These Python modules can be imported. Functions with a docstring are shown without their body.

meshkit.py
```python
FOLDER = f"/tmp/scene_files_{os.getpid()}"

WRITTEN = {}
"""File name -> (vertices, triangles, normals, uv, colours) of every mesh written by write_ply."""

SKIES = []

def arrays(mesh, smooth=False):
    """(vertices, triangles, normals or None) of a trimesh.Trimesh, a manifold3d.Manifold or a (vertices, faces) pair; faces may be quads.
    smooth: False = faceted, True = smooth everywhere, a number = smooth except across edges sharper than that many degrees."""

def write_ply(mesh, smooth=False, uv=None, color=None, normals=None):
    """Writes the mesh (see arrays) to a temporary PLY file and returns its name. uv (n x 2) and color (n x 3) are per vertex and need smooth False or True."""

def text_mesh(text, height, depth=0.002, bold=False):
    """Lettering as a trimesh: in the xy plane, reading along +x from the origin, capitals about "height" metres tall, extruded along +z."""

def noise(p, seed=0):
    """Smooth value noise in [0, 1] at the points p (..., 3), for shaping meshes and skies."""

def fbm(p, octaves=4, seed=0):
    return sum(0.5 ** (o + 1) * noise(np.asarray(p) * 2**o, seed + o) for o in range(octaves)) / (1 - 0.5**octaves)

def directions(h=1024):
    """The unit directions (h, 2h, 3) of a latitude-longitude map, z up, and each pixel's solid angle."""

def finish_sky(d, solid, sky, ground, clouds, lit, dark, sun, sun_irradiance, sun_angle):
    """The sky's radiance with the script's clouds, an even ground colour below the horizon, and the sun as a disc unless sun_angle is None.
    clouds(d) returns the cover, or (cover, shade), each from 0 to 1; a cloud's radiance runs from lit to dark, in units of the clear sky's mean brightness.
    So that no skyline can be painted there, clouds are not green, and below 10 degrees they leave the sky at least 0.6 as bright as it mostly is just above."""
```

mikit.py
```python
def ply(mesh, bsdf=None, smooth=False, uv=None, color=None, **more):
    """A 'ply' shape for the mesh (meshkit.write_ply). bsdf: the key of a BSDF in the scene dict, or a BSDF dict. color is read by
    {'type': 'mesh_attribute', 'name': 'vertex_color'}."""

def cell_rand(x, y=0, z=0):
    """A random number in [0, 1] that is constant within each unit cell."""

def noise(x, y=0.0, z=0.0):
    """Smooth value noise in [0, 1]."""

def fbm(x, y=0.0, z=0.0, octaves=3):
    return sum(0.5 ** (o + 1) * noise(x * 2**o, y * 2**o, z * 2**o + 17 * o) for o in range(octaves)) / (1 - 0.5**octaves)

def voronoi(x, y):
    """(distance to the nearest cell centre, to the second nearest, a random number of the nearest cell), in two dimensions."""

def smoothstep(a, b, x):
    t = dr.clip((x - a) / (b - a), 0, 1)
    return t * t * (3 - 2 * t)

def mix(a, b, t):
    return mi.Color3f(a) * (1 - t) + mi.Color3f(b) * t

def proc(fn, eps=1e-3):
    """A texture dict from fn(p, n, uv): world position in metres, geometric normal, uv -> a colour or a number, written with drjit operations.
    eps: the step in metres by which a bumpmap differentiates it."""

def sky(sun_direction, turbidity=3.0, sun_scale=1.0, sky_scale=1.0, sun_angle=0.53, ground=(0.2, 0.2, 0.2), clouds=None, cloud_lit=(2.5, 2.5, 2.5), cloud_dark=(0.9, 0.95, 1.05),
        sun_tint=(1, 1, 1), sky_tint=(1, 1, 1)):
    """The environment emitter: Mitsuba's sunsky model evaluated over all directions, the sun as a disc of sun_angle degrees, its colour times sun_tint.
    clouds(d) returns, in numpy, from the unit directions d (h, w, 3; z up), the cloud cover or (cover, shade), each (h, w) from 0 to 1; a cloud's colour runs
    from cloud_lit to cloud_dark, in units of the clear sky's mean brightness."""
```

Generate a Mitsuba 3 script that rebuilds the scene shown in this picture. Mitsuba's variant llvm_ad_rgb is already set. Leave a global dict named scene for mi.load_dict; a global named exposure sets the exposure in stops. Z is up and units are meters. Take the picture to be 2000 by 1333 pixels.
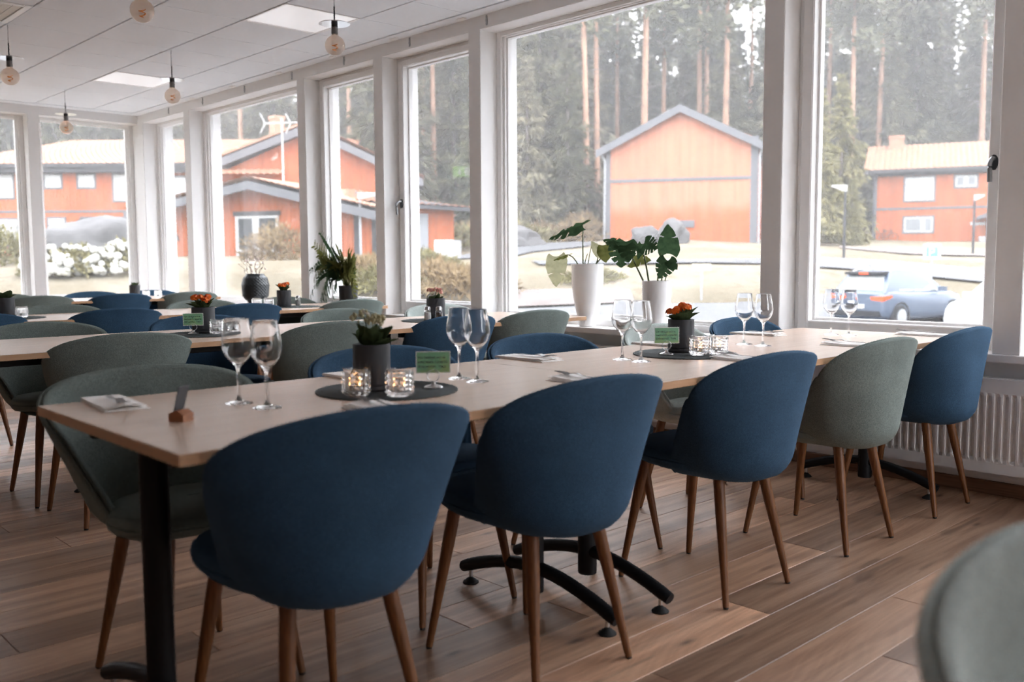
import math, random
import numpy as np, trimesh, mitsuba as mi, drjit as dr
import mikit, meshkit
from mikit import noise, fbm, mix, smoothstep, cell_rand, proc
T = mi.ScalarTransform4f
random.seed(4); rng = np.random.default_rng(4)
scene, labels = {}, {}

# ---------------------------------------------------------------- camera, sky, exposure
FOCAL, PITCH, ROLL, YAW, EYE = 1821.68, 0.0863025, -0.00498945, 0.81515, 1.09
_fw = np.array([math.cos(YAW) * math.cos(PITCH), math.sin(YAW) * math.cos(PITCH), -math.sin(PITCH)])
_r = np.array([math.sin(YAW), -math.cos(YAW), 0.0]); _u = np.cross(_r, _fw)
_up = -_r * math.sin(ROLL) + _u * math.cos(ROLL)
eye = np.array([0, 0, EYE])
scene['camera'] = {'type': 'thinlens', 'fov': 2 * math.degrees(math.atan(1000 / FOCAL)), 'fov_axis': 'x', 'aperture_radius': 0.0059, 'focus_distance': 4.2,
                   'near_clip': 0.05, 'far_clip': 2000.0, 'to_world': T().look_at(origin=eye.tolist(), target=(eye + _fw).tolist(), up=_up.tolist())}
def overcast(d):
    return np.ones(d.shape[:2]), 0.55 * meshkit.fbm(d * [2.2, 2.2, 4.0], 4, 3) ** 1.5
scene['sky'] = mikit.sky([0.5, -0.35, 0.8], turbidity=4.0, sun_scale=0.0, sky_scale=1.0, ground=(0.25, 0.23, 0.2), clouds=overcast, cloud_lit=(1.54, 1.6, 1.70), cloud_dark=(0.98, 1.03, 1.12))
exposure = 5.65

# ---------------------------------------------------------------- helpers
def lin(r, g, b):
    return [((c / 255) / 12.92 if c <= 10 else ((c / 255 + 0.055) / 1.055) ** 2.4) for c in (r, g, b)]
def RGB(c): return {'type': 'rgb', 'value': [float(x) for x in c]}
def C3(c): return mi.Color3f(*[float(x) for x in c])
def mat(key, color, rough=0.5, two=True, **kw):
    """a principled BSDF as a scene entry"""
    d = {'type': 'principled', 'base_color': proc(color) if callable(color) else RGB(color), 'roughness': rough, **kw}
    scene['m_' + key] = {'type': 'twosided', 'bsdf': d} if two else d
    return key
_count = {}
def numbered(name):
    n = _count.get(name, -1) + 1; _count[name] = n
    return name if n == 0 else f'{name}_{n:03d}'
def thing(name, label, cat, group=None, kind=None):
    k = numbered(name); labels[k] = {'label': label, 'category': cat}
    if group: labels[k]['group'] = group
    if kind: labels[k]['kind'] = kind
    return k
def struct(name):
    k = numbered(name); labels[k] = {'kind': 'structure'}
    return k
_cache = {}
def shape(mesh, m, smooth=False, world=None, cache=None, color=None, **kw):
    if cache is not None and (cache, m) in _cache: d = dict(_cache[(cache, m)])
    else:
        d = mikit.ply(mesh() if callable(mesh) else mesh, 'm_' + m, smooth=smooth, color=color)
        if cache is not None: _cache[(cache, m)] = d
        d = dict(d)
    if world is not None: d['to_world'] = world
    d.update(kw)
    return d
def put(key, mesh, m, **kw):
    scene[key] = shape(mesh, m, **kw); return key
def part(parent, name, mesh, m, label=None, kind=None, **kw):
    k = numbered(parent + '__' + name); scene[k] = shape(mesh, m, **kw)
    if label or kind: labels[k] = {}
    if label: labels[k]['label'] = label
    if kind: labels[k]['kind'] = kind
    return k
def cat(ms): return trimesh.util.concatenate([m for m in ms if m is not None])
def box(x0, x1, y0, y1, z0, z1, b=0.0):
    """axis-aligned box with chamfered edges"""
    if b <= 0:
        m = trimesh.creation.box((x1 - x0, y1 - y0, z1 - z0)); m.apply_translation(((x0 + x1) / 2, (y0 + y1) / 2, (z0 + z1) / 2)); return m
    h = np.array([(x1 - x0) / 2, (y1 - y0) / 2, (z1 - z0) / 2]); pts = []
    for sx in (-1, 1):
        for sy in (-1, 1):
            for sz in (-1, 1):
                s = np.array([sx, sy, sz])
                for k in range(3):
                    e = h - b; e[k] = h[k]; pts.append(s * e)
    m = trimesh.convex.convex_hull(np.array(pts)); m.apply_translation(((x0 + x1) / 2, (y0 + y1) / 2, (z0 + z1) / 2)); return m
def hull(pts): return trimesh.convex.convex_hull(np.asarray(pts, float))
def lathe(prof, n=32, z0=0.0, center=(0, 0)):
    """surface of revolution of (r, z) points, closed at r = 0 where the profile touches the axis"""
    prof = np.asarray(prof, float); a = np.linspace(0, 2 * np.pi, n, endpoint=False)
    v = np.stack([np.outer(prof[:, 0], np.cos(a)), np.outer(prof[:, 0], np.sin(a)), np.repeat(prof[:, 1:2], n, 1)], -1)
    m = len(prof); i, j = np.meshgrid(np.arange(m - 1), np.arange(n), indexing='ij'); k = (j + 1) % n
    q = np.stack([i * n + j, i * n + k, (i + 1) * n + k, (i + 1) * n + j], -1).reshape(-1, 4)
    f = np.vstack([q[:, [0, 1, 2]], q[:, [0, 2, 3]]])
    me = trimesh.Trimesh(v.reshape(-1, 3) + [center[0], center[1], z0], f, process=False)
    me.merge_vertices(digits_vertex=7); me.update_faces(me.nondegenerate_faces()); return me
def tube(path, rad, n=8, cap=True):
    P = np.asarray(path, float); R = np.broadcast_to(np.asarray(rad, float), (len(P),))
    t = np.gradient(P, axis=0); t /= np.linalg.norm(t, axis=1, keepdims=True) + 1e-12
    ref = np.array([0, 0, 1.0]) if abs(t[:, 2]).mean() < 0.8 else np.array([1.0, 0, 0])
    a = np.cross(t, ref); a /= np.linalg.norm(a, axis=1, keepdims=True) + 1e-12; b = np.cross(t, a)
    th = np.linspace(0, 2 * np.pi, n, endpoint=False)
    v = P[:, None] + R[:, None, None] * (np.cos(th)[None, :, None] * a[:, None] + np.sin(th)[None, :, None] * b[:, None])
    m = len(P); i, j = np.meshgrid(np.arange(m - 1), np.arange(n), indexing='ij'); k = (j + 1) % n
    q = np.stack([i * n + j, (i + 1) * n + j, (i + 1) * n + k, i * n + k], -1).reshape(-1, 4)
    f = [q[:, [0, 1, 2]], q[:, [0, 2, 3]]]; V = v.reshape(-1, 3)
    if cap:
        V = np.vstack([V, P[:1], P[-1:]]); c0, c1 = len(V) - 2, len(V) - 1; j = np.arange(n); k = (j + 1) % n
        f += [np.stack([k * 0 + c0, j, k], 1), np.stack([k * 0 + c1, (m - 1) * n + k, (m - 1) * n + j], 1)]
    return trimesh.Trimesh(V, np.vstack(f), process=False)
def grid_mesh(P, mask=None):
    """P (n, m, 3) -> mesh; mask (n-1, m-1) keeps cells"""
    n, m = P.shape[:2]; i, j = np.meshgrid(np.arange(n - 1), np.arange(m - 1), indexing='ij')
    q = np.stack([i * m + j, (i + 1) * m + j, (i + 1) * m + j + 1, i * m + j + 1], -1)
    q = (q if mask is None else q[mask]).reshape(-1, 4)
    return trimesh.Trimesh(P.reshape(-1, 3), np.vstack([q[:, [0, 1, 2]], q[:, [0, 2, 3]]]), process=False)
def moved(m, M=None, t=None, s=None, rz=None):
    m = m.copy()
    if s is not None: m.apply_scale(s)
    if rz is not None: m.apply_transform(trimesh.transformations.rotation_matrix(rz, [0, 0, 1]))
    if M is not None: m.apply_transform(M)
    if t is not None: m.apply_translation(t)
    return m
def at(x, y, z=0.0, rz=0.0, s=1.0):
    w = T().translate([float(x), float(y), float(z)]).rotate([0, 0, 1], math.degrees(rz))
    return w if s == 1.0 else w.scale(float(s))
def blob(r, seed=0, sub=2, amp=0.25, freq=2.0, sq=(1, 1, 1)):
    m = trimesh.creation.icosphere(subdivisions=sub); v = m.vertices
    v = v * (1 - amp / 2 + amp * meshkit.fbm(v * freq + 10 + seed * 3.7, 3, seed)[:, None]) * np.array(sq) * r
    return trimesh.Trimesh(v, m.faces, process=False)

# ---------------------------------------------------------------- materials of the room
mat('paint', (0.80, 0.79, 0.78), 0.5)
mat('unseen_wall_dark', (0.22, 0.19, 0.165), 0.5)  # made-up dark finish of the unseen left wall, cuts bounced light
mat('frame_white', (0.82, 0.81, 0.80), 0.32)
mat('tile_white', lambda p, n, uv: C3((0.775, 0.805, 0.84)) * (0.965 + 0.035 * noise(p.x * 700, p.y * 700)), 0.9)
mat('acrylic', (0.88, 0.88, 0.88), 0.25)
mat('joint_dark', (0.16, 0.165, 0.17), 0.9)
mat('black_metal', (0.007, 0.0075, 0.009), 0.5, specular=0.25)
mat('rubber', (0.012, 0.012, 0.012), 0.7)
mat('chrome', (0.75, 0.75, 0.76), 0.12, metallic=1.0)
mat('steel', (0.62, 0.62, 0.63), 0.25, metallic=1.0)
mat('gunmetal', (0.16, 0.16, 0.17), 0.35, metallic=0.9)
mat('handle_grey', (0.35, 0.36, 0.37), 0.35, metallic=0.8)
mat('handle_dark', (0.03, 0.035, 0.04), 0.45)
mat('radiator_white', (0.78, 0.77, 0.77), 0.35)
mat('skirting', lambda p, n, uv: mix((0.13, 0.065, 0.035), (0.20, 0.10, 0.055), noise(p.y * 8, p.z * 160)), 0.5)
scene['m_window_glass'] = {'type': 'thindielectric', 'int_ior': 1.32}
scene['m_clear_glass'] = {'type': 'dielectric', 'int_ior': 1.48}
FLOOR_W, FLOOR_0 = 0.186, 1.113
def oak(tone):
    a, b, c = [tuple(float(v) * tone for v in x) for x in ((0.47, 0.29, 0.19), (0.325, 0.18, 0.112), (0.13, 0.075, 0.05))]
    def fn(p, n, uv):
        row = dr.floor((p.y - FLOOR_0) / FLOOR_W); k = cell_rand(row, 7.0, 3.0) * 40.0
        wav = 0.02 * fbm(p.x * 2.2 + k, p.y * 9.0, k, octaves=2)
        g = fbm(p.x * 2.2 + k, (p.y + wav * 2.2) * 42.0, k, octaves=3)
        rings = dr.abs(dr.sin(((p.y - FLOOR_0) * 26.0 + 9.0 * fbm(p.x * 1.1 + k, p.y * 5.0, k, octaves=2)) * 3.0))
        fine = noise(p.x * 30.0, p.y * 900.0, k)
        dark = smoothstep(0.70, 0.86, fbm(p.x * 4.0 + k * 3, p.y * 22.0, k * 2.0, octaves=2))
        col = mix(a, b, smoothstep(0.25, 0.75, g) * 0.85 + 0.35 * (1 - rings) * rings * 2)
        big = fbm(p.x * 0.8 + k, p.y * 14.0, k + 3.0, octaves=2); col = col * (0.78 + 0.44 * big)
        kx = (p.x + k * 3.1) / 1.3; cellx = dr.floor(kx); ku = (kx - cellx - 0.2 - 0.6 * cell_rand(cellx, row, 9.0)) * 1.3; kv = (p.y - FLOOR_0) / FLOOR_W; kv = (kv - dr.floor(kv) - 0.25 - 0.5 * cell_rand(cellx, row, 11.0)) * FLOOR_W
        knot = dr.exp(-(ku * ku * 900.0 + kv * kv * 9000.0)) * smoothstep(0.35, 0.5, cell_rand(cellx, row, 13.0))
        col = mix(col, C3(c), dr.minimum(dark * 0.5 + knot * 0.9, 0.9))
        return col * (0.93 + 0.14 * fine)
    return fn
for i, t in enumerate((0.60, 0.78, 0.95, 1.16, 1.48)): mat(f'oak_{i}', oak(t), 0.42, specular=0.45)
def birch(p, n, uv):
    g = fbm(p.x * 5.0, p.y * 130.0, 2.0, octaves=3); w = fbm(p.x * 1.2, p.y * 7.0, 5.0, octaves=2)
    return mix((0.66, 0.52, 0.425), (0.545, 0.41, 0.325), 0.65 * g + 0.35 * w)
mat('birch', birch, 0.30, specular=0.5)
mat('birch_edge', lambda p, n, uv: mix((0.62, 0.38, 0.22), (0.52, 0.30, 0.165), fbm(p.x * 6, p.y * 6, p.z * 400, octaves=2)), 0.45)
def fabric(a, b, c):
    def fn(p, n, uv):
        q = p.x + p.y
        w = 0.5 * noise(q * 260.0, p.z * 900.0, (p.x - p.y) * 260.0) + 0.5 * noise(q * 900.0, p.z * 260.0, (p.x - p.y) * 300.0)
        big = fbm(p.x * 14, p.y * 14, p.z * 14, octaves=2)
        return mix(a, b, smoothstep(0.1, 0.9, w)) * (0.86 + 0.28 * big) + C3(c) * (0.5 * smoothstep(0.74, 0.9, w))
    return fn
mat('blue_fabric', fabric((0.0185, 0.046, 0.085), (0.042, 0.089, 0.147), (0.02, 0.03, 0.04)), 0.9, sheen=0.5, sheen_tint=0.6, specular=0.15)
mat('green_fabric', fabric((0.098, 0.124, 0.114), (0.205, 0.24, 0.222), (0.06, 0.065, 0.06)), 0.9, sheen=0.5, sheen_tint=0.3, specular=0.15)
mat('pale_green_fabric', fabric((0.27, 0.315, 0.30), (0.47, 0.52, 0.495), (0.06, 0.065, 0.06)), 0.9, sheen=0.5, sheen_tint=0.3, specular=0.15)  # the green fabric again, with the light on some chairs put into it
mat('piping_dark', (0.03, 0.035, 0.04), 0.9)
def leg_wood(p, n, uv):
    g = fbm((p.x + p.y) * 120.0, p.z * 7.0, (p.x - p.y) * 120.0, octaves=2)
    return mix((0.205, 0.080, 0.024), (0.105, 0.038, 0.011), g)
mat('leg_wood', leg_wood, 0.42, specular=0.45)

# ---------------------------------------------------------------- the room
XW, XG, SILL, CEIL, SOFFIT, YB = 4.43, 4.65, 0.66, 2.80, 2.70, 11.08
fl = struct('floor'); put(fl, box(-3.2, 4.6, -4.2, YB + 0.15, -0.15, -0.012), 'oak_1')
def plank_row(k):
    y0 = FLOOR_0 + k * FLOOR_W; r = random.Random(k * 17 + 5)
    if k == 2: cuts, tones = [-0.8, 0.35, 2.486, 4.53], [1, 4, 0]
    elif k == 3: cuts, tones = [-0.8, 1.02, 3.18, 4.53], [2, 3, 0]
    elif k == 1: cuts, tones = [-0.8, 1.9, 4.53], [1, 0]
    elif k == 0: cuts, tones = [-0.8, 2.9, 4.53], [2, 2]
    else:
        cuts, x = [-0.8], -0.8 + r.uniform(0.5, 2.0)
        while x < 4.1: cuts.append(x); x += r.uniform(1.7, 2.2)
        cuts.append(4.53); tones = [r.choice((0, 1, 1, 2, 2, 3, 4)) for _ in cuts]
    for x0, x1, t in zip(cuts, cuts[1:], tones):
        part(fl, 'plank', box(x0 + 0.0006, x1 - 0.0006, y0 + 0.0006, y0 + FLOOR_W - 0.0006, -0.014, 0.0, 0.0015), f'oak_{t}')
for k in range(-10, 54): plank_row(k)

ce = struct('ceiling'); put(ce, box(-3.2, 5.1, -4.2, YB + 0.5, CEIL + 0.012, CEIL + 0.3), 'joint_dark')
CX = [0.275, 0.875, 1.475, 2.075, 2.675, 3.275, 3.875, 4.32]
CY = [3.25 + 0.6 * i for i in range(13)] + [10.93]
panels = {(5, 9), (5, 4)}; vent_cell = (2, 6)
for i in range(len(CX) - 1):
    for j in range(len(CY) - 1):
        x0, x1, y0, y1 = CX[i], CX[i + 1], CY[j], CY[j + 1]
        if (i, j) in panels or (i, j) == vent_cell: continue
        part(ce, 'tile', box(x0 + 0.005, x1 - 0.005, y0 + 0.0015, y1 - 0.0015, CEIL, CEIL + 0.014, 0.0025), 'tile_white')
part(ce, 'border', box(4.32, XW + 0.02, -4.0, YB, CEIL - 0.006, CEIL + 0.012, 0.002), 'tile_white')
part(ce, 'border', box(-3.0, 4.32, 10.93, YB, CEIL - 0.006, CEIL + 0.012, 0.002), 'tile_white')
part(ce, 'plain_field', box(-3.0, 0.272, -4.0, 10.93, CEIL, CEIL + 0.012), 'tile_white')
part(ce, 'plain_field', box(0.272, 4.32, -4.0, 3.247, CEIL, CEIL + 0.012), 'tile_white')
scene['m_panel_glow'] = {'type': 'twosided', 'bsdf': {'type': 'principled', 'base_color': RGB((0.9, 0.9, 0.9)), 'roughness': 0.3}}
for (i, j), lab in zip(sorted(panels), ('square white ceiling light panel nearest the top edge of the photo', 'square white ceiling light panel beside the far hanging bulbs')):
    x0, x1, y0, y1 = CX[i], CX[i + 1], CY[j], CY[j + 1]
    k = thing('ceiling_light_panel', lab, 'ceiling light')
    fr = cat([box(x0 + .004, x0 + .018, y0 + .004, y1 - .004, CEIL - .004, CEIL + .02), box(x1 - .018, x1 - .004, y0 + .004, y1 - .004, CEIL - .004, CEIL + .02),
              box(x0 + .018, x1 - .018, y0 + .004, y0 + .018, CEIL - .004, CEIL + .02), box(x0 + .018, x1 - .018, y1 - .018, y1 - .004, CEIL - .004, CEIL + .02)])
    part(k, 'frame', fr, 'frame_white')
    part(k, 'diffuser', box(x0 + .018, x1 - .018, y0 + .018, y1 - .018, CEIL + .002, CEIL + .014), 'panel_glow', emitter={'type': 'area', 'radiance': RGB((0.006, 0.006, 0.0062))})
i, j = vent_cell; x0, x1, y0, y1 = CX[i], CX[i + 1], CY[j], CY[j + 1]
vk = thing('ceiling_vent', 'white slatted ventilation grille in the ceiling at the top left corner', 'vent')
part(vk, 'frame', cat([box(x0 + .004, x0 + .05, y0 + .004, y1 - .004, CEIL - .006, CEIL + .02, .003), box(x1 - .05, x1 - .004, y0 + .004, y1 - .004, CEIL - .006, CEIL + .02, .003),
     box(x0 + .05, x1 - .05, y0 + .004, y0 + .05, CEIL - .006, CEIL + .02, .003), box(x0 + .05, x1 - .05, y1 - .05, y1 - .004, CEIL - .006, CEIL + .02, .003)]), 'frame_white')
for s in range(9):
    xs = x0 + .075 + s * .056
    part(vk, 'slat', hull([(xs - .02, y, z) for y in (y0 + .05, y1 - .05) for z in (CEIL + .008, CEIL + .011)] + [(xs + .014, y, z) for y in (y0 + .05, y1 - .05) for z in (CEIL - .008, CEIL - .005)]), 'frame_white')

wr = struct('wall_right'); put(wr, box(4.53, 4.78, -4.2, YB + .2, -0.05, 0.625), 'paint')
tr = struct('trim_1'); put(tr, box(XW, 4.80, -4.2, YB + .2, SOFFIT, CEIL + .02, .004), 'paint')
part(wr, 'foundation', box(4.70, 4.80, -4.2, YB + .3, -1.2, 0.64), 'paint')
si = struct('trim_2'); put(si, box(4.42, 4.62, -4.0, 10.95, 0.622, SILL, .004), 'frame_white')
POSTS = [(-3.4, -3.28), (-2.2, -2.08), (-1.02, -0.90), (1.44, 1.56), (2.63, 2.75), (5.015, 5.14), (6.19, 6.31), (7.36, 7.49), (9.70, 9.84), (10.93, 11.28)]
for a, b in POSTS: part(tr, 'post', box(XW, 4.79, a, b, SILL if a < 10 else 0, SOFFIT + .01, .004), 'paint')
part(tr, 'pier', box(XW, 4.79, -4.2, -3.4, SILL, SOFFIT + .01), 'paint')
for y in (4.05, 4.94, 5.82, 6.72, 7.56, 8.45, 9.36, 10.2):
    part(tr, 'bracket', box(XW - .006, XW + .004, y - .007, y + .007, 2.718, 2.785), 'handle_grey')
for y in (3.9, 5.15, 5.95, 6.8, 7.7, 8.6, 9.5):
    part(ce, 'track_stop', box(4.36, 4.40, y - .035, y + .035, CEIL - .016, CEIL - .004, .003), 'frame_white')

def frame_ring(x0, x1, y0, y1, z0, z1, w, wb, wt, b=.003):
    """rectangular ring in the plane of the window wall, members w wide, wb at the bottom, wt at the top"""
    return cat([box(x0, x1, y0, y0 + w, z0, z1, b), box(x0, x1, y1 - w, y1, z0, z1, b), box(x0, x1, y0 + w, y1 - w, z0, z0 + wb, b), box(x0, x1, y0 + w, y1 - w, z1 - wt, z1, b)])
SWAP = np.array([[0, 1, 0, 0], [1, 0, 0, 0], [0, 0, 1, 0], [0, 0, 0, 1.0]])
def handle_meshes(y, z):
    ros = hull([(x, y + .017 * math.cos(t), z + .035 * math.sin(t) - .005) for t in np.linspace(0, 2 * np.pi, 16, endpoint=False) for x in (4.552, 4.566)])
    t = np.linspace(0, 1, 16)
    path = np.stack([4.556 - 0.05 * np.sin(np.clip(t * 3.4, 0, np.pi / 2)) + 0.012 * np.clip(t - .5, 0, 1), np.full(16, y) , z + .012 - .125 * np.clip(t - .12, 0, 1) ** 1.15], 1)
    return ros, tube(path, np.linspace(.0095, .0115, 16), 10)
def window(y0, y1, casement, back=False, handle=None):
    k = struct('window'); X = []
    def add(name, m, mt, **kw):
        if back:
            m = moved(m, M=SWAP, t=[0, YB - XW, 0]); m.invert()
        return part(k, name, m, mt, **kw)
    z0, z1 = SILL, SOFFIT
    if casement:
        add('frame', frame_ring(4.585, 4.72, y0, y1, z0, z1, .035, .035, .03), 'frame_white')
        add('sash', frame_ring(4.562, 4.68, y0 + .030, y1 - .030, z0 + .032, z1 - .025, .062, .072, .05, .006), 'frame_white')
        add('glazing_bead', frame_ring(4.615, 4.66, y0 + .09, y1 - .09, z0 + .10, z1 - .073, .014, .018, .012, .003), 'frame_white')
        gy, gz = (y0 + .10, y1 - .10), (z0 + .115, z1 - .083)
    else:
        add('frame', frame_ring(4.585, 4.72, y0, y1, z0, z1, .045, .04, .03), 'frame_white')
        add('inner_frame', frame_ring(4.605, 4.68, y0 + .04, y1 - .04, z0 + .03, z1 - .024, .024, .02, .012), 'frame_white')
        add('glazing_bead', frame_ring(4.625, 4.67, y0 + .06, y1 - .06, z0 + .045, z1 - .034, .016, .018, .01), 'frame_white')
        gy, gz = (y0 + .07, y1 - .07), (z0 + .06, z1 - .042)
    pv = np.array([[XG, gy[0], gz[0]], [XG, gy[1], gz[0]], [XG, gy[1], gz[1]], [XG, gy[0], gz[1]]])
    add('pane', trimesh.Trimesh(pv, [[0, 2, 1], [0, 3, 2]], process=False), 'window_glass')
    if handle:
        ros, lev = handle_meshes(*handle)
        hk = add('handle', lev, 'handle_grey', smooth=40); part(k, 'handle_plate', ros, 'handle_dark')
    return k
BAYS = [(-3.28, -2.2, 1, None), (-2.08, -1.02, 1, None), (-0.90, 1.44, 0, None), (1.56, 2.63, 1, (1.625, 1.53)), (2.75, 5.015, 0, None), (5.14, 6.19, 1, (6.128, 1.555)), (6.31, 7.36, 1, None), (7.49, 9.70, 0, None), (9.84, 10.93, 0, None)]
for a, b, c, h in BAYS: window(a, b, c, handle=h)
bs = struct('baseboard_right'); put(bs, box(4.512, 4.53, -4.0, 10.9, 0, 0.062, .003), 'skirting')

wb = struct('wall_back'); put(wb, box(-3.2, 4.53, YB + .10, YB + .35, -0.05, 0.625), 'paint')
part(wb, 'beam', box(-3.2, 4.53, YB, YB + .37, SOFFIT, CEIL + .02, .004), 'paint')
part(wb, 'foundation', box(-3.2, 4.8, YB + .27, YB + .37, -1.2, 0.64), 'paint')
part(wb, 'sill', box(-3.0, 4.42, YB - .01, YB + .19, 0.622, SILL, .004), 'frame_white')
BPOSTS = [(0.90, 1.02), (2.08, 2.20), (3.235, 3.355)]
for a, b in BPOSTS: part(wb, 'post', box(a, b, YB, YB + .36, SILL, SOFFIT + .01, .004), 'paint')
part(wb, 'pier', box(-3.2, 0.90, YB, YB + .36, SILL, SOFFIT + .01), 'paint')
for a, b, c in ((1.02, 2.08, 0), (2.20, 3.235, 0), (3.355, 4.43, 0)): window(a, b, c, back=True)
# two unseen sides of the room; the front window is added for its light
def glazed_wall(name, L, turn, bays, paint):
    """a wall of wide fixed windows along +x from the origin, then turned into place"""
    k = struct(name)
    M = trimesh.transformations.translation_matrix(turn[0]) @ trimesh.transformations.rotation_matrix(turn[1], [0, 0, 1])
    put(k, moved(box(0, L, 0, .2, -1.2, .62), M=M), paint)
    part(k, 'beam', moved(box(0, L, 0, .2, SOFFIT, CEIL + .02), M=M), paint)
    part(k, 'sill', moved(box(0, L, -.02, .2, .622, SILL, .004), M=M), 'frame_white')
    xs = [0] + [x for ab in bays for x in ab] + [L]
    for x0, x1 in zip(xs[::2], xs[1::2]): part(k, 'post', moved(box(x0, x1, 0, .2, SILL, SOFFIT), M=M), paint)
    for x0, x1 in bays:
        w = struct('window'); R = np.array([[0, 1, 0, 0], [1, 0, 0, 0], [0, 0, 1, 0], [0, 0, 0, 1.0]])
        f = moved(frame_ring(.08, .16, x0, x1, SILL, SOFFIT, .06, .07, .05), M=M @ R); f.invert(); part(w, 'frame', f, 'frame_white')
        pv = np.array([[x0 + .05, .12, SILL + .05], [x1 - .05, .12, SILL + .05], [x1 - .05, .12, SOFFIT - .04], [x0 + .05, .12, SOFFIT - .04]])
        part(w, 'pane', moved(trimesh.Trimesh(pv, [[0, 1, 2], [0, 2, 3]], process=False), M=M), 'window_glass')
glazed_wall('wall_left', 15.4, ([-3.0, -4.2, 0], math.pi / 2), [], 'unseen_wall_dark')
glazed_wall('wall_front', 7.8, ([4.8, -4.0, 0], math.pi), [(0.6, 2.76)], 'paint')  # its single unseen window is added to light the room

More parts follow.
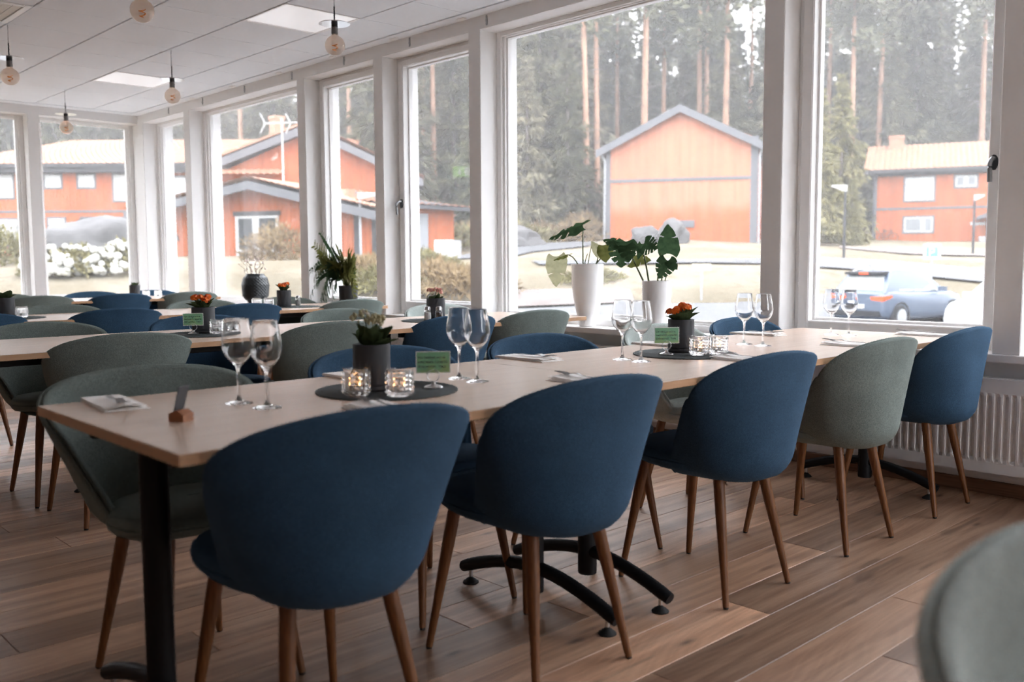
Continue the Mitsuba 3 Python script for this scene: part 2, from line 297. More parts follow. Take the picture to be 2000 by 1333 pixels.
# ---------------------------------------------------------------- radiators
def radiator(label, y0, y1):
    k = thing('radiator', label, 'radiator'); x1, x0, za, zb = 4.515, 4.405, 0.125, 0.545
    n = int((y1 - y0 - .07) / .035); ys, xs = [y0 + .0, y0 + .03], [x0 + .004, x0 + .004]
    for i in range(n):
        c = y0 + .03 + .035 * i
        ys += [c + .003, c + .010, c + .019, c + .026]; xs += [x0 + .020, x0, x0, x0 + .020]
    ys += [y1 - .03, y1]; xs += [x0 + .004, x0 + .004]; ys, xs = np.array(ys), np.array(xs)
    zz = np.array([za, za + .045, za + .06, zb - .075, zb - .06, zb]); blend = np.array([0, 0, 1, 1, 0, 0])
    P = np.stack([np.stack([(x0 + .004) + (xs - (x0 + .004)) * bl, ys, np.full(len(ys), z)], -1) for z, bl in zip(zz, blend)], 0)
    part(k, 'front_panel', grid_mesh(P), 'radiator_white')
    part(k, 'casing', cat([box(x0 + .014, x1 - .02, y0, y0 + .006, za, zb), box(x0 + .014, x1 - .02, y1 - .006, y1, za, zb), box(x1 - .03, x1 - .02, y0, y1, za, zb), box(x0 + .004, x1 - .02, y0, y1, za - .004, za)]), 'radiator_white')
    g = [box(x0 + .004, x1 - .02, y0, y0 + .01, zb - .004, zb + .004), box(x0 + .004, x0 + .014, y0, y1, zb - .004, zb + .004), box(x1 - .03, x1 - .02, y0, y1, zb - .004, zb + .004)]
    g += [box(x0 + .01, x1 - .024, y, y + .008, zb - .002, zb + .003) for y in np.arange(y0 + .01, y1, .017)]
    part(k, 'top_grille', cat(g), 'radiator_white')
    for y in (y0 + .2, y1 - .2): part(k, 'bracket', box(x1 - .02, 4.529, y, y + .03, za + .05, zb - .06), 'radiator_white')
radiator('white ribbed radiator below the window behind the nearest blue chairs', -0.75, 2.42)
radiator('white ribbed radiator below the two white plant pots', 2.85, 4.95)
radiator('white ribbed radiator below the far windows behind the rear tables', 5.2, 7.3)

# ---------------------------------------------------------------- chairs
def _c(z): return np.interp((z - .382) / .414, [0, 1], [-.103, -.172])
def shell_mesh():
    zB, zT = .382, .796
    def rim(w):
        if w <= 1: return zB + (zT - zB) * (1 - (90 * w / 105) ** 1.673) ** (1 / 4.013)
        s = w - 1; z1 = zB + (zT - zB) * (1 - (90 / 105) ** 1.673) ** (1 / 4.013)
        return .400 + (z1 - .400) * max(0.0, 1 - s ** 2.0) ** .85
    def surf(w, z, t=0.0):
        k = (z - zB) / (zT - zB); q = np.clip((z - zB) / .08, 0, 1); inset = .08 * (1 - np.sqrt(1 - (1 - q) ** 2))
        a = .181 + (.348 - .181) * k - inset - t; b = .173 + (.126 - .173) * k - inset * .8 - t; c = _c(z); s = np.sign(w); w = abs(w)
        if w <= 1:
            ph = math.radians(90 * w); x = a * math.sin(ph) ** .85; y = c - b * math.cos(ph)
        else:
            L = .06 + .055 * np.clip((.668 - z) / .268, 0, 1); x = a; y = c + (w - 1) * L
        return np.array([s * x, y, z])
    ws = np.concatenate([np.linspace(0, 1, 26), 1 + 1 - (1 - np.linspace(0, 1, 18)[1:]) ** 1.7]); ws = np.concatenate([-ws[:0:-1], ws])
    R = [np.array(surf(w, rim(abs(w)))) for w in ws]; tan = np.gradient(np.array(R), axis=0); tan /= np.linalg.norm(tan, axis=1, keepdims=True)
    cols = []; t = .034
    for w, tg in zip(ws, tan):
        zr = rim(abs(w)); zs = zB + (zr - .006 - zB) * np.concatenate([np.linspace(0, .25, 7), np.linspace(.25, 1, 10)[1:]])
        out = [surf(w, z) for z in zs]; inn = [surf(w, max(z, .41) if zr > .43 else z, t) for z in zs[::-1]]
        O, I = out[-1], inn[0]; v = out[-1] - out[-3]; v = v / (np.linalg.norm(v) + 1e-9); v = v - tg * (v @ tg); v /= np.linalg.norm(v) + 1e-9
        if v[2] < 0 and abs(w) < 1.2: v = -v
        s = np.linspace(0, 1, 13)[1:-1]
        h = .013 * np.sqrt(np.sin(np.pi * s)) - .009 * np.exp(-((s - .42) / .07) ** 2)
        rimp = [O + (I - O) * a + v * b for a, b in zip(s, h)]
        base = [np.array([0, out[0][1] * .5 - .05, zB - .001])] if zr > .402 else [out[0]]
        cols.append(base + out + rimp + inn)
    return grid_mesh(np.array(cols))
def seat_mesh():
    n = 56; th = np.linspace(0, 2 * np.pi, n, endpoint=False)
    def ring(ins, zf):
        a, b, e = .220 - ins, .205 - ins, .62
        x = a * np.sign(np.cos(th)) * np.abs(np.cos(th)) ** e; y = b * np.sign(np.sin(th)) * np.abs(np.sin(th)) ** e
        x = x * (1 - .27 * np.clip(-y / b, 0, 1) ** 1.3); y = y + .02
        return np.stack([x, y, zf(y)], 1)
    bot = lambda y: .396 + .034 * (y + .185) / .41; top = lambda y: .478 + .006 * y / .2
    L = [ring(.20, bot), ring(.05, bot), ring(.016, lambda y: bot(y) + .004), ring(.003, lambda y: bot(y) + .016), ring(.0, lambda y: bot(y) * .5 + top(y) * .5 - .003),
         ring(.004, lambda y: bot(y) * .5 + top(y) * .5), ring(.0, lambda y: bot(y) * .5 + top(y) * .5 + .003), ring(.003, lambda y: top(y) - .014), ring(.014, lambda y: top(y) - .003), ring(.05, lambda y: top(y) + .003), ring(.20, lambda y: top(y) + .008)]
    P = np.array(L); P = np.concatenate([P, P[:, :1]], 1); m = grid_mesh(P[:, ::-1]); return m
LEGS = [((.165, -.165, .415), (.176, -.212, 0)), ((-.165, -.165, .415), (-.176, -.212, 0)), ((.17, .165, .43), (.188, .215, 0)), ((-.17, .165, .43), (-.188, .215, 0))]
LEGS = [((.118, -.135, .405), (.176, -.212, 0)), ((-.118, -.135, .405), (-.176, -.212, 0)), ((.135, .15, .43), (.188, .215, 0)), ((-.135, .15, .43), (-.188, .215, 0))]
def leg_mesh(i):
    a, b = map(np.array, LEGS[i]); d = b - a; s = np.array([0, .3, .7, 1 - .006 / .42])
    return tube(a + d * s[:, None], [.0185, .0175, .0125, .0098], 14)
def glide_mesh(i):
    a, b = map(np.array, LEGS[i]); d = b - a
    return tube(a + d * np.array([1 - .0065 / .42, 1])[:, None], [.0086, .0080], 12)
def chair(x, y, rz, color, label, group=None):
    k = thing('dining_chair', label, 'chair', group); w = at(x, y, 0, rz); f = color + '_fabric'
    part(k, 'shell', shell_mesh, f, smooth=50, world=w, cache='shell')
    part(k, 'seat', seat_mesh, f, smooth=40, world=w, cache='seat')
    for i in range(4):
        l = part(k, 'leg', lambda: leg_mesh(i), 'leg_wood', smooth=40, world=w, cache=f'leg{i}')
        part(l, 'glide', lambda: glide_mesh(i), 'rubber', world=w, cache=f'glide{i}')
PI = math.pi
CHAIRS = [
 (1.06, 1.80, -.03, 'blue', 'blue tub chair nearest the camera, at the left end of the front table'),
 (1.757, 1.80, -.02, 'blue', 'blue tub chair second from the left on the near side of the front table'),
 (2.605, 1.81, -.03, 'blue', 'blue tub chair just left of the green one on the front table\'s near side'),
 (3.36, 1.80, -.02, 'green', 'grey-green tub chair on the near side of the front table between two blue chairs'),
 (4.10, 1.79, .0, 'blue', 'blue tub chair at the right end of the front table beside the radiator'),
 (1.035, 2.33, PI + .03, 'green', 'green tub chair behind the left end of the front table, beside the bare corner'),
 (1.83, 2.35, PI, 'blue', 'blue tub chair behind the front table, hidden by the flower pot with white buds'),
 (2.58, 2.34, PI, 'blue', 'blue tub chair behind the front table, beside the second pair of wine glasses'),
 (3.35, 2.34, PI, 'pale_green', 'lit-tinted green tub chair behind the front table, hidden by its orange flower pot'),
 (4.00, 2.34, PI, 'blue', 'blue tub chair behind the front table below the thick window post, rightmost there'),
 (1.465, 4.12, .0, 'green', 'dark green tub chair between front and second table, leftmost of its row'),
 (2.475, 4.12, .0, 'green', 'dark green tub chair at the second table, left of the pot with white buds'),
 (3.25, 4.12, .0, 'blue', 'dark blue tub chair at the second table behind two wine glasses'),
 (3.87, 4.13, .0, 'green', 'green tub chair at the second table\'s right end, left of the tall white pot'),
 (1.44, 4.63, PI, 'green', 'green tub chair on the second table\'s far side at the photo\'s left edge'),
 (2.25, 4.63, PI, 'blue', 'blue tub chair on the second table\'s far side behind its orange flower pot'),
 (3.15, 4.63, PI, 'green', 'light green tub chair on the second table\'s far side below the trailing window plant'),
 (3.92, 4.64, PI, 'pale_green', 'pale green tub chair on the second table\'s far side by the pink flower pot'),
 (1.42, 6.27, .0, 'blue', 'blue tub chair at the third table cut off by the photo\'s left edge'),
 (2.24, 6.27, .0, 'blue', 'dark blue tub chair left of the green text card on the second table'),
 (3.12, 6.27, .0, 'blue', 'blue tub chair at the third table just in front of its orange flower pot'),
 (4.02, 6.27, .0, 'green', 'green tub chair at the third table\'s right end, near side, below the trailing plant'),
 (2.14, 6.60, PI, 'green', 'light green tub chair on the third table\'s far side, right of the leafy pot'),
 (3.18, 6.60, PI, 'green', 'light green tub chair on the third table\'s far side, seen above the second table\'s pot'),
 (3.88, 6.60, PI, 'green', 'dark green tub chair on the third table\'s far side, right of its orange flowers'),
 (2.62, 9.10, .0, 'green', 'dark green tub chair at the rearmost table, leftmost of its near side'),
 (3.33, 9.10, .0, 'blue', 'dark blue tub chair at the rearmost table, middle of its near side'),
 (4.00, 9.10, .0, 'green', 'dark green tub chair at the rearmost table, rightmost of its near side'),
 (2.53, 9.42, PI, 'green', 'green tub chair on the rearmost table\'s far side, under the back window post'),
 (3.35, 9.42, PI, 'blue', 'blue tub chair on the rearmost table\'s far side, below the white blossom bushes'),
 (3.95, 9.42, PI, 'blue', 'blue tub chair on the rearmost table\'s far side, behind the small grey pot'),
 (1.015, 0.062, PI, 'pale_green', 'blurred lit-tinted green tub chair in the bottom right corner close to the camera'),
]
for i, (x, y, rz, c, l) in enumerate(CHAIRS): chair(x, y, rz, c, l, 'tub chairs around the dining tables')

# ---------------------------------------------------------------- tables
def foot_mesh(s):
    t = np.linspace(0, 1, 12); y = s * (.02 + .322 * t); z = .128 - .079 * t ** 1.7
    return tube(np.stack([0 * t, y, z], 1), [.021] * 11 + [.019], 12)
def pad_mesh(s): return lathe([(0, 0), (.027, 0), (.027, .004), (.012, .016), (.006, .020), (.006, .03), (0, .03)], 18, 0, (0, s * .305))
def screw_mesh(s): return lathe([(0, .022), (.0065, .022), (.0065, .045), (0, .045)], 10, 0, (0, s * .305))
def table(label, x0, x1, y0, y1, joints=(), cols=()):
    k = thing('dining_table', label, 'table', 'long dining tables'); xs = [x0, *joints, x1]; H = .74
    for a, b in zip(xs, xs[1:]):
        tp = part(k, 'tabletop', box(a + .0008, b - .0008, y0, y1, H - .0235, H, .0012), 'birch')
        part(tp, 'edge_band', cat([box(a + .0006, b - .0006, y0 - .0012, y0, H - .023, H - .0012), box(a + .0006, b - .0006, y1, y1 + .0012, H - .023, H - .0012)] +
             ([box(a - .0012, a, y0, y1, H - .023, H - .0012)] if a == x0 else []) + ([box(b, b + .0012, y0, y1, H - .023, H - .0012)] if b == x1 else [])), 'birch_edge')
        for y in (y0 + .17, y1 - .20): part(k, 'rail', box(a + .06, b - .06, y, y + .03, H - .064, H - .0235, .003), 'black_metal')
    yc = (y0 + y1) / 2
    for x in cols:
        w = at(x, yc)
        c = part(k, 'column', lambda: lathe([(0, .05), (.030, .05), (.0315, .055), (.0315, .70), (.0, .70)], 28), 'black_metal', smooth=40, world=w, cache='column')
        part(c, 'top_plate', lambda: box(-.04, .04, -.28, .28, .700, .7165, .003), 'black_metal', world=w, cache='top_plate')
        for s in (-1, 1):
            f = part(k, 'foot', lambda: foot_mesh(s), 'black_metal', smooth=40, world=w, cache=f'foot{s}')
            part(f, 'pad', lambda: pad_mesh(s), 'rubber', smooth=40, world=w, cache=f'pad{s}')
            part(f, 'screw', lambda: screw_mesh(s), 'steel', smooth=40, world=w, cache=f'screw{s}')
table('long pale birch table in front laid with wine glasses and folded napkins', .706, 4.332, 1.635, 2.445, (2.122,), (.822, 2.012, 2.262, 4.235))
table('second pale birch table, right behind the front one', -.25, 4.312, 3.90, 4.70, (1.62, 2.95), (1.50, 1.74, 2.83, 3.07, 4.2))
table('third pale birch table with the textured dark vase behind its right end', -.25, 4.335, 6.03, 6.84, (1.17, 2.57), (.0, 1.05, 1.3, 2.45, 2.72, 4.2))
table('rearmost pale birch table nearest the corner of the windows', .2, 4.315, 8.86, 9.66, (1.62, 2.95), (.35, 1.5, 1.75, 2.83, 3.08, 4.2))

# ---------------------------------------------------------------- hanging bulbs
scene['m_bulb_glass'] = {'type': 'dielectric', 'int_ior': 1.5, 'specular_transmittance': RGB((0.955, 0.90, 0.855))}
mat('filament', (0.8, 0.35, 0.08), 0.4)
mat('mesh_grey', (0.19, 0.185, 0.18), 0.45, metallic=0.6)
def pendant(x, y, label):
    k = thing('pendant_lamp', label, 'hanging lamp', 'globe bulb pendants'); w = at(x, y)
    part(k, 'cord', lambda: tube([(0, 0, 2.795), (0, 0, 2.63)], .0022, 6), 'handle_grey', world=w, cache='cord')
    part(k, 'stem', lambda: tube([(0, 0, 2.66), (0, 0, 2.555)], .0045, 8), 'black_metal', world=w, cache='stem')
    part(k, 'disc', lambda: lathe([(.0195, 2.553), (.095, 2.553), (.0965, 2.555), (.095, 2.557), (.0195, 2.557)], 48), 'chrome', world=w, cache='disc')
    part(k, 'cap', lambda: lathe([(0, 2.562), (.0185, 2.562), (.0195, 2.560), (.0195, 2.535), (.0, 2.535)], 24), 'rubber', smooth=40, world=w, cache='cap')
    part(k, 'socket', lambda: lathe([(0, 2.5352), (.0195, 2.5352), (.0205, 2.50), (.0205, 2.492), (0, 2.492)], 24), 'mesh_grey', smooth=40, world=w, cache='socket')
    def glass():
        th = np.linspace(np.pi, .42, 22); r = .0625 * np.sin(th); z = 2.425 + .0625 * np.cos(th)
        o = list(zip(r, z)) + [(.021, 2.489), (.0175, 2.4925)]; k = .0013
        i = [(max(a * (1 - k / .0625), 0), 2.425 + (b - 2.425) * (1 - k / .0625)) for a, b in zip(r, z)] + [(.0197, 2.489), (.0163, 2.4925)]
        return lathe(o + i[::-1], 40)
    b = part(k, 'bulb', glass, 'bulb_glass', smooth=True, world=w, cache='bulb')
    t = np.linspace(0, 1, 60)
    fil = lambda: tube(np.stack([.017 * np.cos(t * 11) * (1 - .2 * t), .017 * np.sin(t * 11) * (1 - .2 * t), 2.435 - .045 * t], 1), .0026, 6)
    part(b, 'filament', fil, 'filament', world=w, cache='fil')
    part(b, 'glass_post', lambda: tube([(0, 0, 2.495), (0, 0, 2.45)], [.004, .002], 8), 'bulb_glass', world=w, cache='post')
pendant(3.27, 5.06, 'globe bulb pendant under a chrome disc, rightmost, in front of the window beam')
pendant(2.072, 5.06, 'globe bulb pendant cut off by the top edge of the photo')
pendant(3.272, 7.45, 'globe bulb pendant in the middle, below the far ceiling light panel')
pendant(2.075, 7.45, 'globe bulb pendant at the left edge of the photo, beneath the ceiling vent')
pendant(3.235, 9.86, 'smallest globe bulb pendant, farthest back, in front of the back windows')

# ---------------------------------------------------------------- laid table
scene['m_crystal'] = {'type': 'dielectric', 'int_ior': 1.5}
def glass_mesh():
    o = [(0, 0), (.034, 0), (.0352, .0012), (.030, .0028), (.012, .0062), (.0052, .012), (.0040, .025), (.0037, .06), (.0042, .085), (.0075, .094), (.019, .104), (.031, .119), (.0378, .137), (.0385, .146), (.0365, .165), (.0325, .188), (.0290, .2095), (.0286, .2105), (.0280, .2095)]
    i = [(.0315, .188), (.0355, .165), (.0374, .146), (.0366, .1375), (.0298, .120), (.018, .1055), (.006, .0985), (0, .0975)]
    return lathe(o + i, 40)
def wine_glass(x, y, label):
    k = thing('wine_glass', label, 'wine glass', 'wine glasses on the front table')
    put(k, glass_mesh, 'crystal', smooth=50, world=at(x, y, .7402), cache='glass')
PAIRS = [(1.079, 2.134, 1.093, 2.018, 'leftmost pair, by the card stand'), (1.775, 2.113, 1.766, 2.022, 'second pair from the left'), (2.518, 2.108, 2.512, 2.019, 'pair left of the orange flower pot'),
         (3.323, 2.132, 3.316, 2.039, 'pair right of the two candles'), (4.026, 2.120, 4.026, 2.034, 'pair in front of the car window')]
for a, b, c, d, w in PAIRS:
    wine_glass(a, b, f'clear stemmed wine glass, left one of the {w}'); wine_glass(c, d, f'clear stemmed wine glass, right one of the {w}')

def mat_weave(p, n, uv): return C3((0.055, 0.066, 0.068)) * (0.7 + 0.6 * noise(p.x * 700, p.y * 700))
mat('placemat', mat_weave, 0.75)
def placemat_mesh(R=.191, h=.0042):
    rs = np.linspace(R, .004, 120); z = h - .0014 * (np.cos(rs / .0062 * 2 * np.pi) * .5 + .5)
    return lathe([(0, 0), (R - .001, 0), (R, .0015)] + list(zip(rs, z)) + [(0, h)], 72)
def placemat(x, y, label, z=.7402):
    k = thing('placemat', label, 'placemat'); put(k, placemat_mesh, 'placemat', smooth=60, world=at(x, y, z), cache='placemat')
mat('pot_grey', (0.036, 0.039, 0.044), 0.55); mat('soil', (0.03, 0.02, 0.014), 0.95)
def pot_profile(R, h): return [(0, .012), (R - .005, .012), (R - .003, .014), (R, .02), (R, h - .002), (R - .001, h), (R - .005, h), (R - .006, h - .004), (R - .007, h - .02), (0, h - .02)]
def leafy(u, w, L, W, curl=.3, fold=.25, n=8, m=3, tip=1.0):
    """a leaf along +x, rising by curl, folded along the midrib"""
    t = np.linspace(0, 1, n)[:, None]; s = np.linspace(-1, 1, 2 * m + 1)[None]
    width = W * (np.sin(np.pi * np.clip(t, 0, 1) ** .8) ** .75 * tip + .04)
    return np.stack([L * t + 0 * s, width * s, curl * L * t ** 2 + fold * width * np.abs(s)], -1)
def orient(P, yaw, tilt, base):
    """tilts the +x axis up by tilt, then turns it by yaw"""
    c, s = math.cos(tilt), math.sin(tilt); x, y, z = P[..., 0] * c - P[..., 2] * s, P[..., 1], P[..., 0] * s + P[..., 2] * c
    c, s = math.cos(yaw), math.sin(yaw); return np.stack([x * c - y * s, x * s + y * c, z], -1) + base
for nm, a, b in (('leaf_kalanchoe', (0.035, 0.055, 0.025), (0.075, 0.10, 0.045)), ('leaf_dark', (0.022, 0.045, 0.022), (0.05, 0.085, 0.04)), ('leaf_olive', (0.10, 0.115, 0.03), (0.17, 0.17, 0.06)), ('leaf_pale', (0.36, 0.36, 0.22), (0.48, 0.46, 0.30))):
    scene['m_' + nm] = {'type': 'principledthin', 'base_color': proc(lambda p, n, uv, a=a, b=b: mix(a, b, fbm(p.x * 60, p.y * 60, p.z * 60, octaves=2))), 'roughness': 0.45, 'diff_trans': 0.7, 'spec_trans': 0.0}
mat('stem_green', (0.06, 0.085, 0.03), 0.6); mat('flower_orange', (0.80, 0.17, 0.012), 0.6); mat('flower_pink', (0.62, 0.30, 0.24), 0.6); mat('flower_white', (0.72, 0.68, 0.62), 0.6); mat('bud', (0.42, 0.38, 0.22), 0.6)
def floret(c, r, nrm, seed):
    """four rounded petals around a point"""
    g = random.Random(seed); ms = []
    for k in range(4):
        a = k * PI / 2 + g.uniform(-.2, .2) + seed
        t = np.linspace(0, 1, 4)[:, None]; s = np.linspace(-1, 1, 3)[None]
        P = np.stack([r * t + 0 * s, r * .5 * np.sin(np.pi * (.15 + .7 * t)) * s, .22 * r * t + 0 * s], -1)
        ca, sa = math.cos(a), math.sin(a); P = np.stack([P[..., 0] * ca - P[..., 1] * sa, P[..., 0] * sa + P[..., 1] * ca, P[..., 2]], -1)
        z = np.array(nrm) / np.linalg.norm(nrm); x = np.cross([0.3, 1, .2], z); x /= np.linalg.norm(x); y = np.cross(z, x)
        ms.append(grid_mesh(P[..., :1] * x + P[..., 1:2] * y + P[..., 2:] * z + c))
    return ms
def flower_pot(x, y, z, label, flower, R=.049, h=.128, seed=0, kind='kalanchoe', saucer=True, scale=1.0, leaves=9, spread=1.0):
    k = thing('flower_pot', label, 'flower pot'); g = random.Random(seed); w = at(x, y, z, 0, scale)
    part(k, 'pot', lambda: lathe(pot_profile(R, h), 40), 'pot_grey', smooth=40, world=w, cache=('pot', R, h))
    if saucer: part(k, 'saucer', lambda: lathe([(0, 0), (R - .004, 0), (R + .001, .004), (R + .001, .014), (R - .001, .014), (R - .002, .006), (0, .006)], 40), 'pot_grey', smooth=40, world=w, cache=('saucer', R))
    part(k, 'soil', lambda: lathe([(0, h - .014), (R - .007, h - .017)], 24), 'soil', world=w, cache=('soil', R, h))
    for i in range(leaves):
        yaw = i * 2.4 + g.uniform(-.3, .3); big = kind == 'kalanchoe'
        tilt = g.uniform(.55, 1.3); L = g.uniform(.055, .085) * spread; W = L * g.uniform(.30, .42)
        P = orient(leafy(0, 0, L, W, -.15, .35), yaw, tilt, np.array([.012 * math.cos(yaw), .012 * math.sin(yaw), h - .016]))
        part(k, 'leaf', grid_mesh(P), 'leaf_kalanchoe', smooth=True, world=w)
    heads = {'orange': 8, 'pink': 5, 'white': 6, None: 0}[flower]
    for i in range(heads):
        a = i * 2.2 + g.uniform(-.4, .4); rr = g.uniform(.022, .044) if i else .006; H = h + g.uniform(.022, .046) * (1.55 if flower == 'white' else 1)
        top = np.array([rr * math.cos(a), rr * math.sin(a), H]); s = part(k, 'flower_stem', tube([(0.2 * top[0], .2 * top[1], h - .017), tuple(top * [.7, .7, 1] - [0, 0, .02]), tuple(top)], [.0024, .0018, .0012], 6), 'stem_green', world=w)
        ms, bs = [], []
        for q in range(15):
            d = np.array([g.gauss(0, 1), g.gauss(0, 1), abs(g.gauss(0, .8)) + .2]); d /= np.linalg.norm(d); c = top + d * .0145
            if flower == 'white' and (i != 1 or q % 3 == 0): bs.append(moved(trimesh.creation.icosphere(subdivisions=1, radius=g.uniform(.0032, .0048)), s=[1, 1, 1.3], t=c + d * .006))
            else: ms += floret(c, .0098, d, q + i)
        if ms: part(k, 'flower_head', cat(ms), 'flower_' + flower, world=w)
        if bs: part(k, 'bud_cluster', cat(bs), 'bud', smooth=True, world=w)
    return k
mat('wax', (0.75, 0.72, 0.66), 0.5, spec_tint=0.0); mat('tin', (0.7, 0.7, 0.7), 0.3, metallic=1.0)
scene['m_flame_body'] = {'type': 'diffuse', 'reflectance': RGB((0.1, 0.05, 0.02))}
def tumbler_mesh():
    n, R, h = 84, .0365, .069; a = np.linspace(0, 2 * np.pi, n, endpoint=False)
    zo = np.linspace(.004, h - .004, 36); rows = [np.zeros(n), np.full(n, R - .004)]; zs = [0, 0]
    for z in zo:
        f = (np.abs(np.sin(a * 7)) * np.abs(np.sin((z - .004) / .0118 * np.pi))) ** .7
        rows.append(R - .0030 + .0048 * f * (1 if z < h - .008 else 0)); zs.append(z)
    rows += [np.full(n, R - .0026), np.full(n, R - .0045), np.full(n, R - .006)]; zs += [h - .0005, h, h - .001]
    for z in (.05, .03, .016): rows.append(np.full(n, R - .0075)); zs.append(z)
    rows += [np.full(n, R - .011), np.zeros(n)]; zs += [.0105, .0105]
    P = np.stack([np.stack([r * np.cos(a), r * np.sin(a), np.full(n, z)], -1) for r, z in zip(rows, zs)]); P = np.concatenate([P, P[:, :1]], 1)
    m = grid_mesh(P); m.invert(); m.merge_vertices(digits_vertex=7); m.update_faces(m.nondegenerate_faces()); return m
def candle(x, y, z, label, lit=True, group='tealight glasses'):
    k = thing('candle_glass', label, 'candle holder', group); w = at(x, y, z)
    part(k, 'tumbler', tumbler_mesh, 'crystal', smooth=30, world=w, cache='tumbler')
    part(k, 'cup', lambda: lathe([(0, .0112), (.0188, .0112), (.0192, .0245), (.0188, .0245), (.0184, .013), (0, .013)], 28), 'tin', smooth=30, world=w, cache='cup')
    part(k, 'candle', lambda: lathe([(0, .0135), (.018, .0135), (.018, .0215), (.016, .0225), (0, .0220)], 24), 'wax', smooth=30, world=w, cache='wax')
    part(k, 'wick', lambda: tube([(0, 0, .022), (.0006, 0, .028)], .0007, 6), 'rubber', world=w, cache='wick')
    if lit: part(k, 'flame', lambda: lathe([(0, .0255), (.0022, .0275), (.0034, .031), (.0026, .036), (.0012, .041), (0, .0445)], 14), 'flame_body', world=w, cache='flame', emitter={'type': 'area', 'radiance': RGB((0.30, 0.135, 0.045))})
def oval_print(p): return p
mat('card_green', lambda p, n, uv: mix((0.42, 0.55, 0.20), (0.22, 0.47, 0.28), smoothstep(-0.5, 0.7, (p.z - .79) * 20 + (fbm(p.x * 40, p.y * 40, p.z * 40, octaves=2) - .5) * 2)), 0.35)
mat('card_white', (0.80, 0.80, 0.78), 0.4); mat('print_dark', (0.012, 0.03, 0.012), 0.6)
def text_card(x, y, z, rz, label, detail=True):
    """a laminated card of three lines in a ring holder; it faces -y before it is turned"""
    k = thing('text_card', label, 'sign card'); w = at(x, y, z, rz)
    W, Hh, z0 = .094, .060, .040
    part(k, 'border', lambda: box(-W / 2, W / 2, -.0005, .0005, z0, z0 + Hh), 'card_white', world=w, cache='cardb')
    part(k, 'face', lambda: box(-W / 2 + .0025, W / 2 - .0025, -.0009, -.0004, z0 + .0025, z0 + Hh - .0025), 'card_green', world=w, cache='cardf')
    for i, t in enumerate(('Var vänliga och ta', 'med tallrik / glas till', 'diskrummet.  Tack')):
        def txt():
            m = meshkit.text_mesh(t, .0064, .0003, True); m.apply_transform(trimesh.transformations.rotation_matrix(PI / 2, [1, 0, 0]))
            s = min(1.0, (W - .012) / m.extents[0]); m.apply_transform(np.diag([s, 1, 1, 1])); m.apply_translation([-W / 2 + .0055 - m.bounds[0][0], -.0009 , z0 + Hh - .0195 - i * .0125]); return m
        part(k, 'lettering', txt, 'print_dark', world=w, cache=('txt', i))
    h = thing('card_holder', label.replace('green text card', 'steel ring holder of the card'), 'card holder')
    part(h, 'base', lambda: lathe([(0, 0), (.025, 0), (.026, .002), (.024, .0045), (.010, .009), (.006, .011), (.006, .017), (0, .017)], 32), 'chrome', smooth=40, world=w, cache='hbase')
    t = np.linspace(-PI / 2, PI * 1.5, 34); r = .0165
    for s in (-1, 1): part(h, 'ring', lambda: tube(np.stack([r * np.cos(t), 0 * t + s * .0022, .017 + r + r * np.sin(t)], 1), .00115, 8), 'chrome', smooth=True, world=w, cache=('ring', s))
mat('fork_steel', (0.30, 0.30, 0.31), 0.28, metallic=1.0)
mat('napkin', (0.88, 0.865, 0.845), 0.9)
def fork_mesh():
    """a fork lying along +x, handle at the origin, tines at the far end"""
    t = np.linspace(0, 1, 14); half = np.interp(t, [0, .1, .45, .68, .78, 1], [.006, .0075, .0035, .004, .0095, .011]); z = .0016 + .011 * np.exp(-((t - .75) / .14) ** 2) * .6
    L = .135; prof = [np.array([[L * a, -h, zz], [L * a, h, zz], [L * a, h, zz + .0014], [L * a, -h, zz + .0014], [L * a, -h, zz]]) for a, h, zz in zip(t, half, z)]
    ms = [grid_mesh(np.array(prof))]
    for y in (-.0093, -.0031, .0031, .0093):
        s = np.linspace(0, 1, 6); ms.append(tube(np.stack([L - .004 + .048 * s, y * (1 + 0 * s), .0035 + .009 * s - .004 * s ** 2], 1), np.linspace(.0015, .0008, 6), 6))
    return cat(ms)
def napkin_mesh(l=.245, w=.105):
    """a napkin folded to a pocket: stacked soft layers with their edges open on one side"""
    ms = []
    for i, (dx, dw, lift) in enumerate(((0, 0, .0), (.003, .003, .0024), (.001, .007, .0048), (.007, .012, .0072))):
        x = np.linspace(-l / 2 + dx, l / 2 - dx * 2, 12)[:, None]; y = np.linspace(-w / 2, w / 2 - dw, 8)[None]
        z = lift + .0012 + .004 * (x / l + .5) ** 3 * (i > 1) + .0009 * np.sin(x * 30 + i) * (y / w + .5) + .004 * (i > 1) * np.exp(-((y + w * .0) / .022) ** 2) * np.clip((x / l + .3) * 1.5, 0, 1)
        top = np.stack([x + 0 * y, y + 0 * x, z], -1); bot = top - [0, 0, .0023 if i else .0012]
        a = grid_mesh(top); b = grid_mesh(bot); b.invert()
        rim = np.concatenate([np.stack([top[:, 0], bot[:, 0]], 1), np.stack([top[-1], bot[-1]], 1), np.stack([top[::-1, -1], bot[::-1, -1]], 1), np.stack([top[0, ::-1], bot[0, ::-1]], 1)]); c = grid_mesh(rim)
        ms += [a, b, c]
    return cat(ms)
def setting(x, y, rz, w1, w2):
    n = thing('napkin', 'folded white paper napkin ' + w1, 'napkin', 'napkins laid on the front table'); w = at(x, y, .7405, rz)
    put(n, napkin_mesh, 'napkin', world=w, cache='napkin')
    f = thing('fork', 'steel fork tucked in the napkin ' + w2, 'fork', 'forks in the napkins on the front table')
    put(f, fork_mesh, 'fork_steel', smooth=40, world=T().translate([float(x), float(y), .7405]).rotate([0, 0, 1], math.degrees(rz)).translate([-.045, -.004, .0135]), cache='fork')
NEAR, FAR = PI / 2, -PI / 2
